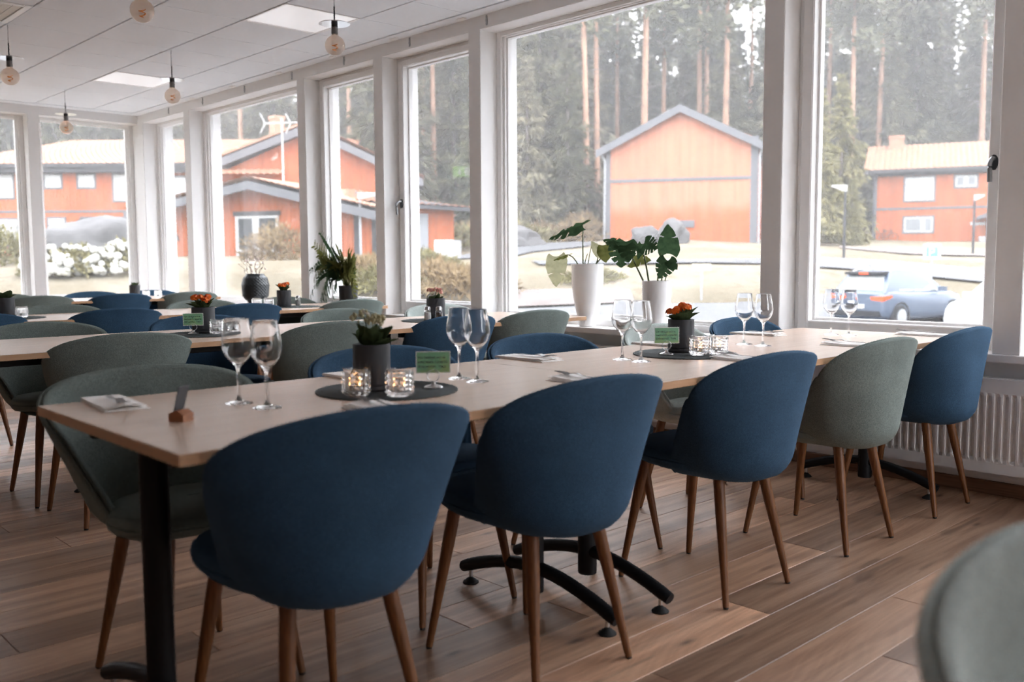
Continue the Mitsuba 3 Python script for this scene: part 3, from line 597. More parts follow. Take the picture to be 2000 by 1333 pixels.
for x, y, rz, w1 in ((1.265, 1.765, NEAR, 'in front of the left pair of candles'), (1.975, 1.775, NEAR, 'on the near edge left of the table joint'), (2.79, 1.78, NEAR, 'just in front of the right pair of candles'), (3.56, 1.775, NEAR, 'on the near edge in front of the green chair'), (4.262, 1.785, NEAR, 'at the right end of the table'),
                     (.85, 2.335, FAR - .12, 'at the bare left corner of the table'), (1.575, 2.345, FAR, 'behind the pot with white buds'), (2.305, 2.36, FAR, 'on the far edge at the table joint'), (3.06, 2.35, FAR, 'behind the green card by the orange pot'), (3.80, 2.365, FAR, 'behind the fourth pair of wine glasses')):
    setting(x, y, rz, w1, w1)

placemat(1.469, 2.052, 'round woven dark placemat under the pot with white buds')
flower_pot(1.436, 2.075, .7446, 'dark grey flower pot with white buds between the two left candles', 'white', .050, .124, 11, leaves=14)
candle(1.352, 2.026, .7446, 'faceted tealight glass left of the pot with white buds'); candle(1.425, 1.935, .7446, 'faceted tealight glass in front of the pot with white buds')
text_card(1.575, 1.985, .7446, -.66, 'green text card beside the pot with white buds')
placemat(2.823, 2.062, 'round woven dark placemat under the orange flowers on the front table')
flower_pot(2.862, 2.11, .7446, 'dark grey flower pot with orange flowers on the front table', 'orange', .049, .122, 5, leaves=8)
candle(2.812, 1.99, .7446, 'faceted tealight glass right of the orange pot, front one of the two'); candle(2.892, 1.965, .7446, 'faceted tealight glass right of the orange pot, rear one of the two')
text_card(2.735, 2.08, .7446, -.62, 'green text card left of the orange flowers on the front table')
mat('block_wood', lambda p, n, uv: mix((0.42, 0.17, 0.07), (0.28, 0.10, 0.04), fbm(p.x * 80, p.y * 300, p.z * 80, octaves=2)), 0.5); mat('slate', (0.075, 0.078, 0.085), 0.5)
bk = thing('card_stand', 'small wooden block holding a dark slate card, left end of the front table', 'card stand'); w = at(.865, 1.985, .7403, .45)
part(bk, 'block', hull([(x, y, z) for x in (-.017, .017) for y, z in ((-.02, 0), (.02, 0), (.02, .018), (-.004, .026), (-.02, .016))]), 'block_wood', world=w)
M = trimesh.transformations.rotation_matrix(.30, [1, 0, 0]); part(bk, 'card', moved(box(-.0165, .0165, -.0014, .0014, -.03, .036, .001), M=M, t=[0, -.0, .044]), 'slate', world=w)

# second, third and rearmost table
placemat(1.99, 4.29, 'round dark placemat on the second table under its orange flower pot')
flower_pot(2.03, 4.36, .7446, 'dark grey pot with orange flowers on the second table', 'orange', .055, .125, 21, leaves=9)
text_card(1.955, 4.31, .7446, -.45, 'green text card on the second table')
candle(2.05, 4.255, .7446, 'faceted glass on the second table beside its orange flowers, left one', False); candle(2.14, 4.27, .7446, 'faceted glass on the second table beside its orange flowers, right one', False)
placemat(3.40, 4.27, 'round dark placemat on the second table under the pink flowers')
flower_pot(3.46, 4.33, .7446, 'dark grey pot with pink flowers on the second table', 'pink', .055, .125, 31, leaves=8, spread=.7)
candle(3.56, 4.27, .7446, 'faceted glass beside the pink flowers on the second table', False)
mat('pepper', (0.055, 0.03, 0.022), 0.6); mat('salt', (0.75, 0.74, 0.72), 0.7)
def shaker(x, y, label, fill):
    k = thing('shaker', label, 'shaker'); w = at(x, y, .7446)
    part(k, 'jar', lambda: lathe([(0, 0), (.021, 0), (.021, .05), (.018, .058), (.016, .0585), (.016, .055), (.0188, .049), (.0188, .002), (0, .002)], 24), 'crystal', smooth=40, world=w, cache='jar')
    part(k, 'filling', lambda: lathe([(0, .003), (.0182, .003), (.0182, .046), (0, .046)], 20), fill, world=w, cache='jarfill')
    part(k, 'cap', lambda: lathe([(0, .060), (.0188, .060), (.0188, .064), (.017, .078), (.010, .082), (0, .082)], 24), 'steel', smooth=40, world=w, cache='jarcap')
shaker(3.375, 4.30, 'glass salt shaker with steel cap beside the pink flowers', 'salt'); shaker(3.40, 4.225, 'glass pepper shaker with steel cap beside the pink flowers', 'pepper')
placemat(1.74, 6.45, 'round dark placemat at the left end of the third table in view')
flower_pot(1.715, 6.50, .7446, 'dark grey pot with curled green leaves at the left edge of the photo', None, .055, .125, 41, leaves=9, spread=1.1)
candle(1.80, 6.46, .7446, 'small clear glass beside the pot at the left edge of the photo', False)
placemat(3.72, 6.38, 'round dark placemat under the orange flowers on the third table')
flower_pot(3.66, 6.45, .7446, 'dark grey pot with orange flowers on the third table', 'orange', .055, .125, 51, leaves=8)
candle(3.44, 6.47, .7446, 'clear glass left of the orange flowers on the third table, left one', False); candle(3.535, 6.46, .7446, 'clear glass left of the orange flowers on the third table, right one', False)
shaker(3.77, 6.43, 'glass salt shaker beside the orange flowers on the third table', 'salt')
flower_pot(3.62, 9.28, .7405, 'small dark grey pot with pale leaves on the rearmost table', None, .05, .125, 61, saucer=False, leaves=9, spread=.7)
candle(3.72, 9.25, .7405, 'clear glass beside the pot on the rearmost table, left one', False); candle(3.84, 9.25, .7405, 'clear glass beside the pot on the rearmost table, right one', False)

# ---------------------------------------------------------------- plants on the window sill
mat('pot_white', (0.82, 0.81, 0.80), 0.45); mat('pot_black', (0.012, 0.013, 0.015), 0.35)
def leaf_on(base, tip, normal, P, L0=1.0):
    """lays a leaf made along +x onto the line from base to tip"""
    base, tip, n = map(lambda q: np.array(q, float), (base, tip, normal)); x = tip - base; L = np.linalg.norm(x); x /= L
    z = n - x * (n @ x); z /= np.linalg.norm(z); y = np.cross(z, x)
    return base + (P[..., :1] * x + P[..., 1:2] * y + P[..., 2:] * z) * L
def monstera(W=.42, slits=4, droop=.25, fold=.15, n=44, m=12):
    t = np.linspace(0, 1, n)[:, None]; s = np.linspace(-1, 1, 2 * m + 1)[None]
    w = W * np.sin(np.pi * np.clip(.08 + .92 * t, 0, 1) ** .62) ** .8 + .004
    a = np.abs(s); x = t - .20 * a ** 1.6 * (1 - t) ** 2 + .06 * a * (1 - t) + 0 * s
    P = np.stack([x, w * s, -droop * (t - .3) ** 2 - fold * (a * w) + .02 * np.sin(t * 22) * a], -1)
    tc, sc = (t[:-1, 0] + t[1:, 0]) / 2, np.abs(s[0, :-1] + s[0, 1:]) / 2; mask = np.ones((n - 1, 2 * m), bool)
    for k in range(slits):
        c = .22 + .62 * (k + .5) / slits
        for sd in (0, 1):
            cols = slice(0, m) if sd == 0 else slice(m, 2 * m); cc = c + .03 * sd
            hit = (np.abs(tc[:, None] - cc - .10 * (sc[None, cols] - .4)) < .010 + .022 * (sc[None, cols] - .35)) & (sc[None, cols] > .38); mask[:, cols] &= ~hit
    return P, mask
def tall_pot(x, y, R, r, h, label):
    k = thing('tall_pot_plant', label, 'potted plant')
    t = np.linspace(0, 1, 14); rad = r + (R - r) * np.sin(np.clip(t * 1.25, 0, 1) * np.pi / 2) ** 1.1
    part(k, 'pot', lathe([(0, 0)] + list(zip(rad, .003 + t * (h - .003))) + [(R - .006, h), (R - .008, h - .02), (0, h - .02)], 56, SILL + .0005, (x, y)), 'pot_white', smooth=40)
    part(k, 'soil', lathe([(0, h - .015), (R - .008, h - .018)], 24, SILL, (x, y)), 'soil'); return k
def petiole(k, a, b, sag=.02, r=(.0045, .003), m='stem_green'):
    a, b = np.array(a), np.array(b); t = np.linspace(0, 1, 9)[:, None]; p = a + (b - a) * t; p[:, 2] += sag * np.sin(np.pi * t[:, 0])
    return part(k, 'petiole', tube(p, np.linspace(r[0], r[1], 9), 8), m, smooth=True)
def mleaf(k, base, tip, normal, m, mode='leaf', **kw):
    P, mask = monstera(**kw); return part(k, mode, grid_mesh(leaf_on(base, tip, normal, P), mask), m, smooth=True)
PX = 4.515
k = tall_pot(PX, 4.075, .103, .054, .403, 'tall white plant pot with drooping leaves, left one of two on the window sill')
petiole(k, (4.50, 4.10, 1.05), (4.49, 4.095, 1.318), 0); mleaf(k, (4.49, 4.095, 1.318), (4.40, 4.33, 1.245), (-.5, -.1, 1), 'leaf_dark', W=.40, droop=.2, slits=3)
petiole(k, (4.51, 4.145, 1.05), (4.49, 4.235, 1.125), .02); mleaf(k, (4.49, 4.225, 1.125), (4.45, 4.33, 1.10), (-.3, 0, 1), 'leaf_olive', W=.5, slits=0)
mleaf(k, (4.48, 4.325, 1.115), (4.44, 4.288, .915), (-1, -.5, .1), 'leaf_pale', W=.36, droop=.1, slits=1)
petiole(k, (4.50, 4.005, 1.05), (4.50, 3.84, 1.195), 0); petiole(k, (4.50, 3.99, 1.05), (4.50, 3.965, 1.125), 0)
mleaf(k, (4.49, 3.91, 1.185), (4.46, 3.875, 1.075), (-1, -.2, .2), 'leaf_olive', W=.52, droop=.15, slits=0); mleaf(k, (4.49, 3.945, 1.125), (4.47, 4.005, 1.212), (-1, -.6, .2), 'leaf_pale', W=.30, slits=0)
petiole(k, (4.50, 4.06, 1.05), (4.49, 4.015, 1.19), .01, (.003, .002), 'leaf_olive'); petiole(k, (4.50, 4.09, 1.05), (4.50, 4.06, 1.13), .01, (.003, .002))
k = tall_pot(4.525, 3.52, .088, .058, .302, 'shorter white plant pot with large split leaves, right one on the window sill')
petiole(k, (4.51, 3.605, .95), (4.47, 3.665, 1.10), .0, (.006, .004)); petiole(k, (4.50, 3.56, .95), (4.48, 3.585, 1.12), .01, (.006, .004)); petiole(k, (4.50, 3.495, .95), (4.48, 3.455, 1.13), .02); petiole(k, (4.51, 3.475, .95), (4.46, 3.40, 1.06), .03)
petiole(k, (4.51, 3.45, .95), (4.48, 3.37, 1.05), .03, (.003, .002))
mleaf(k, (4.43, 3.72, 1.20), (4.40, 3.705, 1.045), (-1, -.3, .35), 'leaf_dark', W=.62, droop=.25, fold=.3, slits=3); mleaf(k, (4.44, 3.735, 1.185), (4.42, 3.86, 1.235), (-.6, 0, 1), 'leaf_dark', W=.38, droop=.4, slits=2)
mleaf(k, (4.42, 3.675, 1.18), (4.40, 3.635, 1.085), (-1, -.4, .5), 'leaf_dark', W=.55, droop=.3, slits=2); mleaf(k, (4.50, 3.70, 1.085), (4.50, 3.555, 1.095), (-.8, 0, .7), 'leaf_olive', W=.36, slits=1)
mleaf(k, (4.46, 3.575, 1.185), (4.42, 3.445, 1.16), (-1, .1, .35), 'leaf_dark', W=.46, droop=.2, slits=4); mleaf(k, (4.54, 3.45, 1.125), (4.52, 3.443, 1.30), (-1, -.2, -.1), 'leaf_dark', W=.42, droop=.15, slits=1)
mleaf(k, (4.45, 3.385, 1.085), (4.42, 3.432, .98), (-1, -.4, .4), 'leaf_dark', W=.55, droop=.3, slits=3); mleaf(k, (4.45, 3.375, 1.09), (4.43, 3.305, 1.04), (-1, -.3, .5), 'leaf_dark', W=.40, droop=.4, slits=1)
mleaf(k, (4.47, 3.59, 1.185), (4.45, 3.60, 1.09), (-.3, -1, .1), 'leaf_dark', W=.30, slits=0)

k = thing('trailing_plant', 'black pot with a bushy trailing green plant on the far window sill', 'potted plant'); g = random.Random(8); cx, cy = 4.52, 6.865
part(k, 'pot', lathe([(0, 0), (.058, 0), (.070, .012), (.078, .05), (.083, .22), (.078, .22), (.074, .20), (0, .20)], 40, SILL + .0005, (cx, cy)), 'pot_black', smooth=40)
part(k, 'soil', lathe([(0, .203), (.074, .201)], 20, SILL, (cx, cy)), 'soil')
FR = [(.24, .12, 0, 'leaf_olive'), (.30, -.20, 0, 'leaf_olive'), (.20, -.15, 0, 'leaf_olive'), (.14, .28, -.05, 'leaf_olive'), (.06, .34, -.16, 'leaf_dark'), (.28, .25, 0, 'leaf_olive'), (.18, .0, 0, 'leaf_olive'), (.12, -.27, 0, 'leaf_olive'), (.34, -.06, 0, 'leaf_olive'), (.02, .15, -.14, 'leaf_dark'), (.36, .30, 0, 'leaf_olive'), (.46, .16, 0, 'leaf_dark'), (.28, -.26, 0, 'leaf_olive'), (.18, -.31, 0, 'leaf_olive'), (.30, -.12, 0, 'leaf_olive'), (.15, .40, 0, 'leaf_dark'), (.05, .42, -.12, 'leaf_dark'), (.08, .20, -.16, 'leaf_dark'), (-.02, .26, -.2, 'leaf_dark'), (.10, -.22, 0, 'leaf_olive'), (.22, .05, 0, 'leaf_olive'), (.33, .02, 0, 'leaf_dark'), (.26, .20, 0, 'leaf_olive'), (-.04, -.20, -.05, 'leaf_olive'), (.2, -.20, 0, 'leaf_dark'), (.12, .05, 0, 'leaf_dark'), (.16, .14, 0, 'leaf_dark'), (.1, -.1, 0, 'leaf_olive')]
for i, (dz, dy, sag, m) in enumerate(FR):
    dx = -.06 - .10 * g.random(); t = np.linspace(0, 1, 15)
    p = np.stack([cx + dx * t, cy + dy * t ** (1.0 if dz > .2 else .8), SILL + .20 + dz * t + (.12 if dz < .2 else .04) * np.sin(np.pi * t) + sag * t ** 3], 1)
    ms = [tube(p, np.linspace(.003, .0012, 15), 5)]
    for q in range(3, 15):
        for sd in (-1, 1):
            d = p[q] - p[q - 1]; d /= np.linalg.norm(d); side = np.cross(d, [-1, .2, .3]); side /= np.linalg.norm(side); L = (.075 if q < 12 else .05) * g.uniform(.8, 1.2)
            ms.append(grid_mesh(leaf_on(p[q], p[q] + (d * .75 + side * sd * .75) * L, (-1, .2, .4 + .3 * sd), leafy(0, 0, 1, .17, -.2, .2, 6, 2))))
    part(k, 'frond', cat(ms), m, smooth=True)
mat('vase_dark', (0.012, 0.016, 0.018), 0.3, specular=0.5); mat('twig', (0.10, 0.055, 0.04), 0.7); mat('dried', (0.62, 0.52, 0.48), 0.9)
k = thing('vase', 'dark textured vase with curly dry twigs on the far window sill', 'vase'); cx, cy = 4.51, 8.50; n = 120; a = np.linspace(0, 2 * np.pi, n, endpoint=False)
zz = np.linspace(0, .31, 90); R0 = np.interp(zz, [0, .04, .09, .20, .27, .295, .31], [.062, .085, .125, .133, .115, .092, .088]); rows = []
for z, r in zip(zz, R0):
    b = (.006 * np.clip(np.sin(a * 24 + (int(z / .0155) % 2) * np.pi), 0, 1) * np.abs(np.sin(z / .0155 * np.pi)) if .05 < z < .28 else 0)
    rows.append(np.stack([cx + (r + b) * np.cos(a), cy + (r + b) * np.sin(a), np.full(n, SILL + .0005 + z)], -1))
rows.append(np.stack([cx + .080 * np.cos(a), cy + .080 * np.sin(a), np.full(n, SILL + .308)], -1)); rows.append(np.stack([cx + .078 * np.cos(a), cy + .078 * np.sin(a), np.full(n, SILL + .22)], -1)); rows.append(np.stack([cx + 0 * a, cy + 0 * a, np.full(n, SILL + .22)], -1))
P = np.array(rows); P = np.concatenate([P, P[:, :1]], 1); part(k, 'body', grid_mesh(P[:, ::-1]), 'vase_dark', smooth=50)
for i, (dy, dz) in enumerate(((.24, .26), (.10, .36), (-.30, .22), (-.18, .30), (.05, .24), (.20, .12), (-.08, .34), (-.24, .10))):
    t = np.linspace(0, 1, 36); w = .035 * t
    p = np.stack([cx - .06 * t + w * np.sin(t * 17 + i * 2), cy + .03 * np.sign(dy) + dy * t + w * np.cos(t * 15 + i), SILL + .22 + (.09 + dz) * t + w * .5 * np.sin(t * 19 + i)], 1)
    part(k, 'twig', tube(p, np.linspace(.0035, .0012, 36), 6), 'twig', smooth=True)
fl = [moved(blob(.006 + .006 * g.random(), i, 1, .5, 2), t=[cx + g.uniform(-.07, .05), cy + g.uniform(-.19, .19), SILL + .33 + .15 * g.random() ** 1.2]) for i in range(26)]
part(k, 'dried_flowers', cat(fl), 'dried', kind='stuff')

# ---------------------------------------------------------------- the ground outside
FH, RH = np.array([.6857, .7279]), np.array([.7279, -.6857])
from scipy.interpolate import RegularGridInterpolator
GD = [-80, 20, 25, 27, 29, 31, 33.5, 36, 39, 44, 50, 57, 68, 85, 120, 170, 260]; GS = [-200, -27, 0, 10, 16, 22, 30, 200]
flat = [-.88, -.88, -.86, -.76, -.12, .22, .68, .92, 1.1, 1.24]
rows = [[z] * 8 for z in flat] + [[1.4, 1.4, 1.6, 1.8, 1.7, 1.6, 1.55, 1.5], [1.5, 1.53, 2.1, 2.38, 2.1, 2.0, 1.95, 1.9], [1.7, 1.8, 2.6, 2.9, 2.6, 2.35, 2.31, 2.3], [4, 4, 4, 4, 4, 3.6, 3.4, 3.4], [9] * 8, [18] * 8, [26] * 8]
_gz = RegularGridInterpolator((GD, GS), np.array(rows), bounds_error=False, fill_value=None)
def ground_z(x, y):
    q = np.stack([np.asarray(x) * FH[0] + np.asarray(y) * FH[1], np.asarray(x) * RH[0] + np.asarray(y) * RH[1]], -1); return _gz(np.clip(q, [-79, -199], [259, 199]))
def lawn(p, n, uv):
    w = fbm(p.x * .25, p.y * .25, 1.0, octaves=3); f = fbm(p.x * 3.0, p.y * 3.0, 2.0, octaves=3); fine = noise(p.x * 25, p.y * 25)
    c = mix((0.132, 0.113, 0.0849), (0.0982, 0.0833, 0.0589), smoothstep(.35, .7, w)); c = mix(c, C3((0.0792, 0.0574, 0.0356)), smoothstep(.55, .8, f) * .5)
    d = p.x * .6857 + p.y * .7279; wood = smoothstep(58.0, 70.0, d)
    return mix(c * (.85 + .3 * fine), C3((0.077, 0.063, 0.0385)) * (.6 + .8 * f), wood)
mat('lawn', lawn, 0.95, specular=0.1)
mat('asphalt', lambda p, n, uv: C3((0.0695, 0.0695, 0.0729)) * (.8 + .25 * fbm(p.x * .6, p.y * .6, 1.0, octaves=3) + .15 * noise(p.x * 60, p.y * 60)), 0.6)
mat('gravel', lambda p, n, uv: mix((0.133, 0.109, 0.101), (0.0969, 0.0806, 0.0728), fbm(p.x * 2, p.y * 2, 3.0, octaves=3)), 0.9)
ds = np.concatenate([np.linspace(-60, 20, 9), np.linspace(20, 60, 61)[1:], np.linspace(60, 250, 40)[1:]]); ss = np.concatenate([np.linspace(-190, -50, 15), np.linspace(-50, 50, 51)[1:], np.linspace(50, 190, 15)[1:]])
D_, S_ = np.meshgrid(ds, ss, indexing='ij'); GX, GY = D_ * FH[0] + S_ * RH[0], D_ * FH[1] + S_ * RH[1]
GZ = _gz(np.stack([np.clip(D_, -79, 259), S_], -1)) + (meshkit.fbm(np.stack([GX, GY, 0 * GX], -1) * .35, 3, 2) - .5) * .12 * (D_ > 22)
gk = thing('ground', 'pale dry grass lawn and forest floor outside the windows', 'lawn', kind='structure'); del labels[gk]['category'], labels[gk]['label']
put(gk, grid_mesh(np.stack([GX, GY, GZ], -1)), 'lawn', smooth=True)
def draped(name, poly, m, lift):
    from shapely.geometry import Polygon
    P = Polygon(poly); v, f = trimesh.creation.triangulate_polygon(P.buffer(0), engine='earcut'); me = trimesh.Trimesh(np.c_[v, 0 * v[:, 0]], f)
    v, f = trimesh.remesh.subdivide_to_size(me.vertices, me.faces, 1.6, max_iter=12); v = v.copy(); v[:, 2] = ground_z(v[:, 0], v[:, 1]) + lift
    k = struct(name); put(k, trimesh.Trimesh(v, f, process=False), m, smooth=True)
draped('road', [(26, 26.5), (31.39, 21.93), (33.46, 20.89), (36.06, 19.59), (34.8, 12.72), (35.8, 10.0), (38, -8), (36, -8), (33.24, 9.27), (32.65, 11.92), (31.37, 17.03), (30.95, 19.31), (29.93, 20.91), (25, 25)], 'asphalt', .09)
draped('driveway', [(24.57, 36.42), (28.66, 33.93), (37.59, 39.86), (40.82, 37.55), (41.0, 36.11), (38.38, 34.54), (33.17, 33.66), (28.44, 30.83), (25.2, 29.83), (21.7, 32.17)], 'asphalt', .09)
draped('garden_path', [(47.43, 24.6), (45.71, 20.47), (44.77, 16.17), (44.2, 10), (41.2, 10), (41.78, 15.08), (43.93, 19.67), (45.93, 23.81)], 'gravel', .08)
draped('parking_lot', [(4.9, 32), (9, 27), (17.75, 21.04), (19.23, 20.41), (22.23, 18.12), (25.0, 15.58), (27.6, 14.4), (29.3, 11.5), (29, 2), (26, -20), (4.9, -20)], 'asphalt', .06)
draped('paved_strip', [(20.63, 21.88), (21.98, 20.89), (23.39, 19.28), (22.32, 18.19), (19.34, 20.51)], 'gravel', .08)

# ---------------------------------------------------------------- the red houses
mat('red_boards', lambda p, n, uv: mix((0.36, 0.0972, 0.0288), (0.288, 0.0684, 0.018), fbm((p.x + p.y) * .9, (p.x - p.y) * .9, p.z * .35, octaves=3)) * (.9 + .2 * noise((p.x - p.y) * 5, p.z * .4)), 0.7)
mat('red_with_reflection', lambda p, n, uv: mix((0.374, 0.0828, 0.0202), (0.389, 0.148, 0.0828), smoothstep(4.0, 5.3, p.z + 1.2 * fbm((p.x - p.y) * .8, p.z * .6, 3.0, octaves=2))) * (.9 + .2 * noise((p.x - p.y) * 5, p.z * .4)), 0.7)  # paler above: a window reflection painted into the boards
mat('roof_tile', lambda p, n, uv: mix((0.324, 0.167, 0.107), (0.289, 0.136, 0.0809), fbm(p.x * .7, p.y * .7, p.z * 2, octaves=3)), 0.6)
mat('trim_grey', (0.092, 0.092, 0.1), 0.6); mat('trim_black', (0.03, 0.03, 0.034), 0.6); mat('white_paint', (0.44, 0.44, 0.435), 0.5); mat('house_glass', (0.05, 0.055, 0.06), 0.08, specular=0.8); mat('curtain', (0.43, 0.43, 0.426), 0.8)
mat('pale_green', (0.234, 0.299, 0.26), 0.6); mat('galvanised', (0.268, 0.273, 0.283), 0.5); mat('door_grey', (0.215, 0.221, 0.234), 0.6)
V2 = lambda *a: np.array(a, float)
class Wall:
    """a wall from A to B (xy), seen from the side where B lies to the right of A"""
    def __init__(s, A, B):
        s.A, s.B = V2(*A), V2(*B); s.L = np.linalg.norm(s.B - s.A); s.d = (s.B - s.A) / s.L; s.n = V2(s.d[1], -s.d[0])
    def p(s, u, z, o=0.0):
        q = s.A + s.d * u + s.n * o; return [q[0], q[1], z]
    def slab(s, u0, u1, z0, z1, o0, o1):
        return hull([s.p(u, z, o) for u in (u0, u1) for z in (z0, z1) for o in (o0, o1)])
    def boards(s, z0, top, pitch=.21):
        us, os_ = [], []; u = 0.0
        while u < s.L - .01:
            us += [u, u + .055, u + .055, u + pitch]; os_ += [.026, .026, 0, 0]; u += pitch
        us = np.minimum(np.array(us + [s.L]), s.L); os_ = np.array(os_ + [0])
        P = np.array([[s.p(a, z0, o), s.p(a, top(a), o)] for a, o in zip(us, os_)]); return grid_mesh(P)
def house_window(k, w, u0, u1, z0, z1, split=None, curtain=False, trim='trim_grey', t=.12):
    f = part(k, 'window', cat([w.slab(u0 - t, u1 + t, z1, z1 + t, .0, .05), w.slab(u0 - t, u1 + t, z0 - t, z0, .0, .05), w.slab(u0 - t, u0, z0, z1, .0, .05), w.slab(u1, u1 + t, z0, z1, .0, .05)]), trim)
    b = .09; part(f, 'sash', cat([w.slab(u0, u1, z1 - b, z1, .02, .045), w.slab(u0, u1, z0, z0 + b, .02, .045), w.slab(u0, u0 + b, z0, z1, .02, .045), w.slab(u1 - b, u1, z0, z1, .02, .045)] + ([w.slab(split - .14, split + .14, z0, z1, .02, .05)] if split else [])), 'white_paint')
    part(f, 'pane', w.slab(u0, u1, z0, z1, .03, .034), 'curtain' if curtain else 'house_glass'); return f
def roof_slab(P0, P1, P2, P3, th):
    """a sloping slab through four corners, th thick downwards"""
    q = [np.array(p, float) for p in (P0, P1, P2, P3)]; return hull(q + [p - [0, 0, th] for p in q])
def tiled_slab(e0, e1, r0, r1, m=.33, rows=None, lift=.0):
    """corrugated clay tiling between the eaves line e0-e1 and the ridge line r0-r1"""
    e0, e1, r0, r1 = [np.array(p, float) for p in (e0, e1, r0, r1)]; n = max(4, int(np.linalg.norm(e1 - e0) / m)) * 4; k = max(3, int(np.linalg.norm(r0 - e0) / .36))
    s = np.linspace(0, 1, n + 1); nrm = np.cross(e1 - e0, r0 - e0); nrm /= np.linalg.norm(nrm); nrm *= np.sign(nrm[2]); rows_ = []
    for i in range(k):
        for a, up in ((i / k, .055), ((i + 1) / k, .015)):
            base = (e0 + (r0 - e0) * a)[None] * (1 - s[:, None]) + (e1 + (r1 - e1) * a)[None] * s[:, None]
            rows_.append(base + nrm * (lift + up + .035 * np.cos(s * n / 4 * 2 * np.pi))[:, None])
    return grid_mesh(np.array(rows_))

# the barn: gable end towards the room
bn = thing('barn', 'tall red barn with dark gabled roof, no windows, seen through the widest window', 'building')
w = Wall((43.59, 37.69), (47.95, 30.15)); L = w.L; zb, ze, zp = 1.9, 8.1, 10.05; back = -w.n * 15
gab = lambda u: zp - abs(u - L / 2) / (L / 2) * (zp - ze)
part(bn, 'gable_wall', w.boards(5.92, gab, .22), 'red_with_reflection'); part(bn, 'lower_wall', w.boards(zb, lambda u: 5.75, .22), 'red_with_reflection')
part(bn, 'storey_beam', w.slab(0, L, 5.74, 5.93, 0, .06), 'trim_grey')
part(bn, 'corner_board', w.slab(-.12, .16, zb, ze - .1, -.1, .05), 'trim_grey'); part(bn, 'corner_board', w.slab(L - .30, L + .12, zb, ze + .1, -.1, .05), 'trim_grey')
for (A, B), nm in (((w.A + back, w.A), 'side_wall'), ((w.B, w.B + back), 'side_wall')):
    s = Wall(A, B); part(bn, nm, s.boards(zb, lambda u: ze), 'red_with_reflection')
ov = .65; E0, E1, PK = w.p(-ov, ze - .42 + .0, .55), w.p(L + ov, ze - .42, .55), w.p(L / 2, zp + .12, .55); bk3 = np.r_[back * 1.05, 0]
for e in (E0, E1): part(bn, 'roof_slope', roof_slab(e, PK, np.array(PK) + bk3, np.array(e) + bk3, .16), 'trim_grey')
for e in (E0, E1): part(bn, 'barge_board', roof_slab(e, PK, np.array(PK) - np.r_[w.n * .06, 0], np.array(e) - np.r_[w.n * .06, 0], .46), 'trim_grey')
for u, z in ((-.45, 7.55), (L + .35, 7.6)): part(bn, 'downpipe', tube([w.p(u, z, .1), w.p(u * .35 if u < 0 else L + .22, z - .5, .12), w.p(-.2 if u < 0 else L + .22, zb, .12)], .06, 8), 'galvanised')
part(bn, 'hatch', w.slab(L * .405, L * .60, 3.0, 3.42, .0, .10), 'trim_grey')

# the house on the right
rh_ = thing('house', 'two-storey red house with pale tiled roof and chimney seen through the right window', 'building')
w = Wall((67.06, 32.12), (72.6, 18.9)); L = w.L; zb, ze = 1.8, 7.5; back = -w.n * 9.0
part(rh_, 'front_wall', w.boards(zb, lambda u: ze, .24), 'red_boards'); sl = Wall(w.A + back, w.A)
zr = 9.75; part(rh_, 'end_wall', sl.boards(zb, lambda u: zr - abs(u - sl.L / 2) / (sl.L / 2) * (zr - ze), .24), 'red_boards')
ev0, ev1, rd0, rd1 = w.p(-.75, ze - .02, .75), w.p(L + .6, ze - .02, .75), w.p(-.75, zr, -4.5), w.p(L + .6, zr, -4.5); bv0, bv1 = w.p(-.75, ze, -9.75), w.p(L + .6, ze, -9.75)
part(rh_, 'tiling', tiled_slab(ev0, ev1, rd0, rd1, .36), 'roof_tile'); part(rh_, 'roof_deck', roof_slab(ev0, ev1, rd1, rd0, .22), 'trim_black'); part(rh_, 'roof_deck', roof_slab(bv0, bv1, rd1, rd0, .22), 'trim_black')
part(rh_, 'barge_board', roof_slab(ev0, rd0, np.array(rd0) + [.1, -.1, 0], np.array(ev0) + [.1, -.1, 0], .34), 'trim_black'); part(rh_, 'barge_board', roof_slab(bv0, rd0, np.array(rd0) + [.1, -.1, 0], np.array(bv0) + [.1, -.1, 0], .34), 'trim_black')
part(rh_, 'eaves_board', w.slab(-.3, L, ze - .42, ze - .12, 0, .3), 'trim_black')
ch = part(rh_, 'chimney', cat([w.slab(.75, 1.75, 8.2, 10.2, -4.4, -3.5), w.slab(.68, 1.82, 10.2, 10.42, -4.47, -3.43)]), 'roof_tile')
part(rh_, 'storey_beam', w.slab(0, L, 4.62, 4.78, 0, .05), 'trim_grey'); part(rh_, 'corner_board', w.slab(-.12, .14, zb, ze, -.12, .06), 'trim_grey'); part(rh_, 'storey_beam', sl.slab(0, sl.L, 4.62, 4.78, 0, .05), 'trim_grey')
part(rh_, 'downpipe', tube([w.p(.15, ze - .3, .5), w.p(.05, ze - .7, .12), w.p(.05, zb, .12)], .07, 8), 'trim_grey')
house_window(rh_, w, 2.05, 3.95, 5.28, 6.92, 3.3, True); house_window(rh_, w, 2.05, 3.95, 3.0, 4.05, 3.3); house_window(rh_, w, 5.35, 6.7, 6.15, 6.92, 6.02)
part(rh_, 'porch_roof', roof_slab(w.p(6.75, 3.98, 1.5), w.p(9.4, 5.0, 1.5), w.p(9.4, 5.0, 0), w.p(6.75, 3.98, 0), .26), 'trim_grey')
part(rh_, 'porch_post', w.slab(7.35, 7.6, zb, 3.9, 1.1, 1.3), 'trim_black'); part(rh_, 'recess', w.slab(7.4, 9.2, zb, 4.2, .0, .05), 'trim_black'); part(rh_, 'step', w.slab(6.95, 8.8, 1.9, 2.6, .1, 1.2), 'galvanised')  # flat black sheet painted as the shade inside the porch
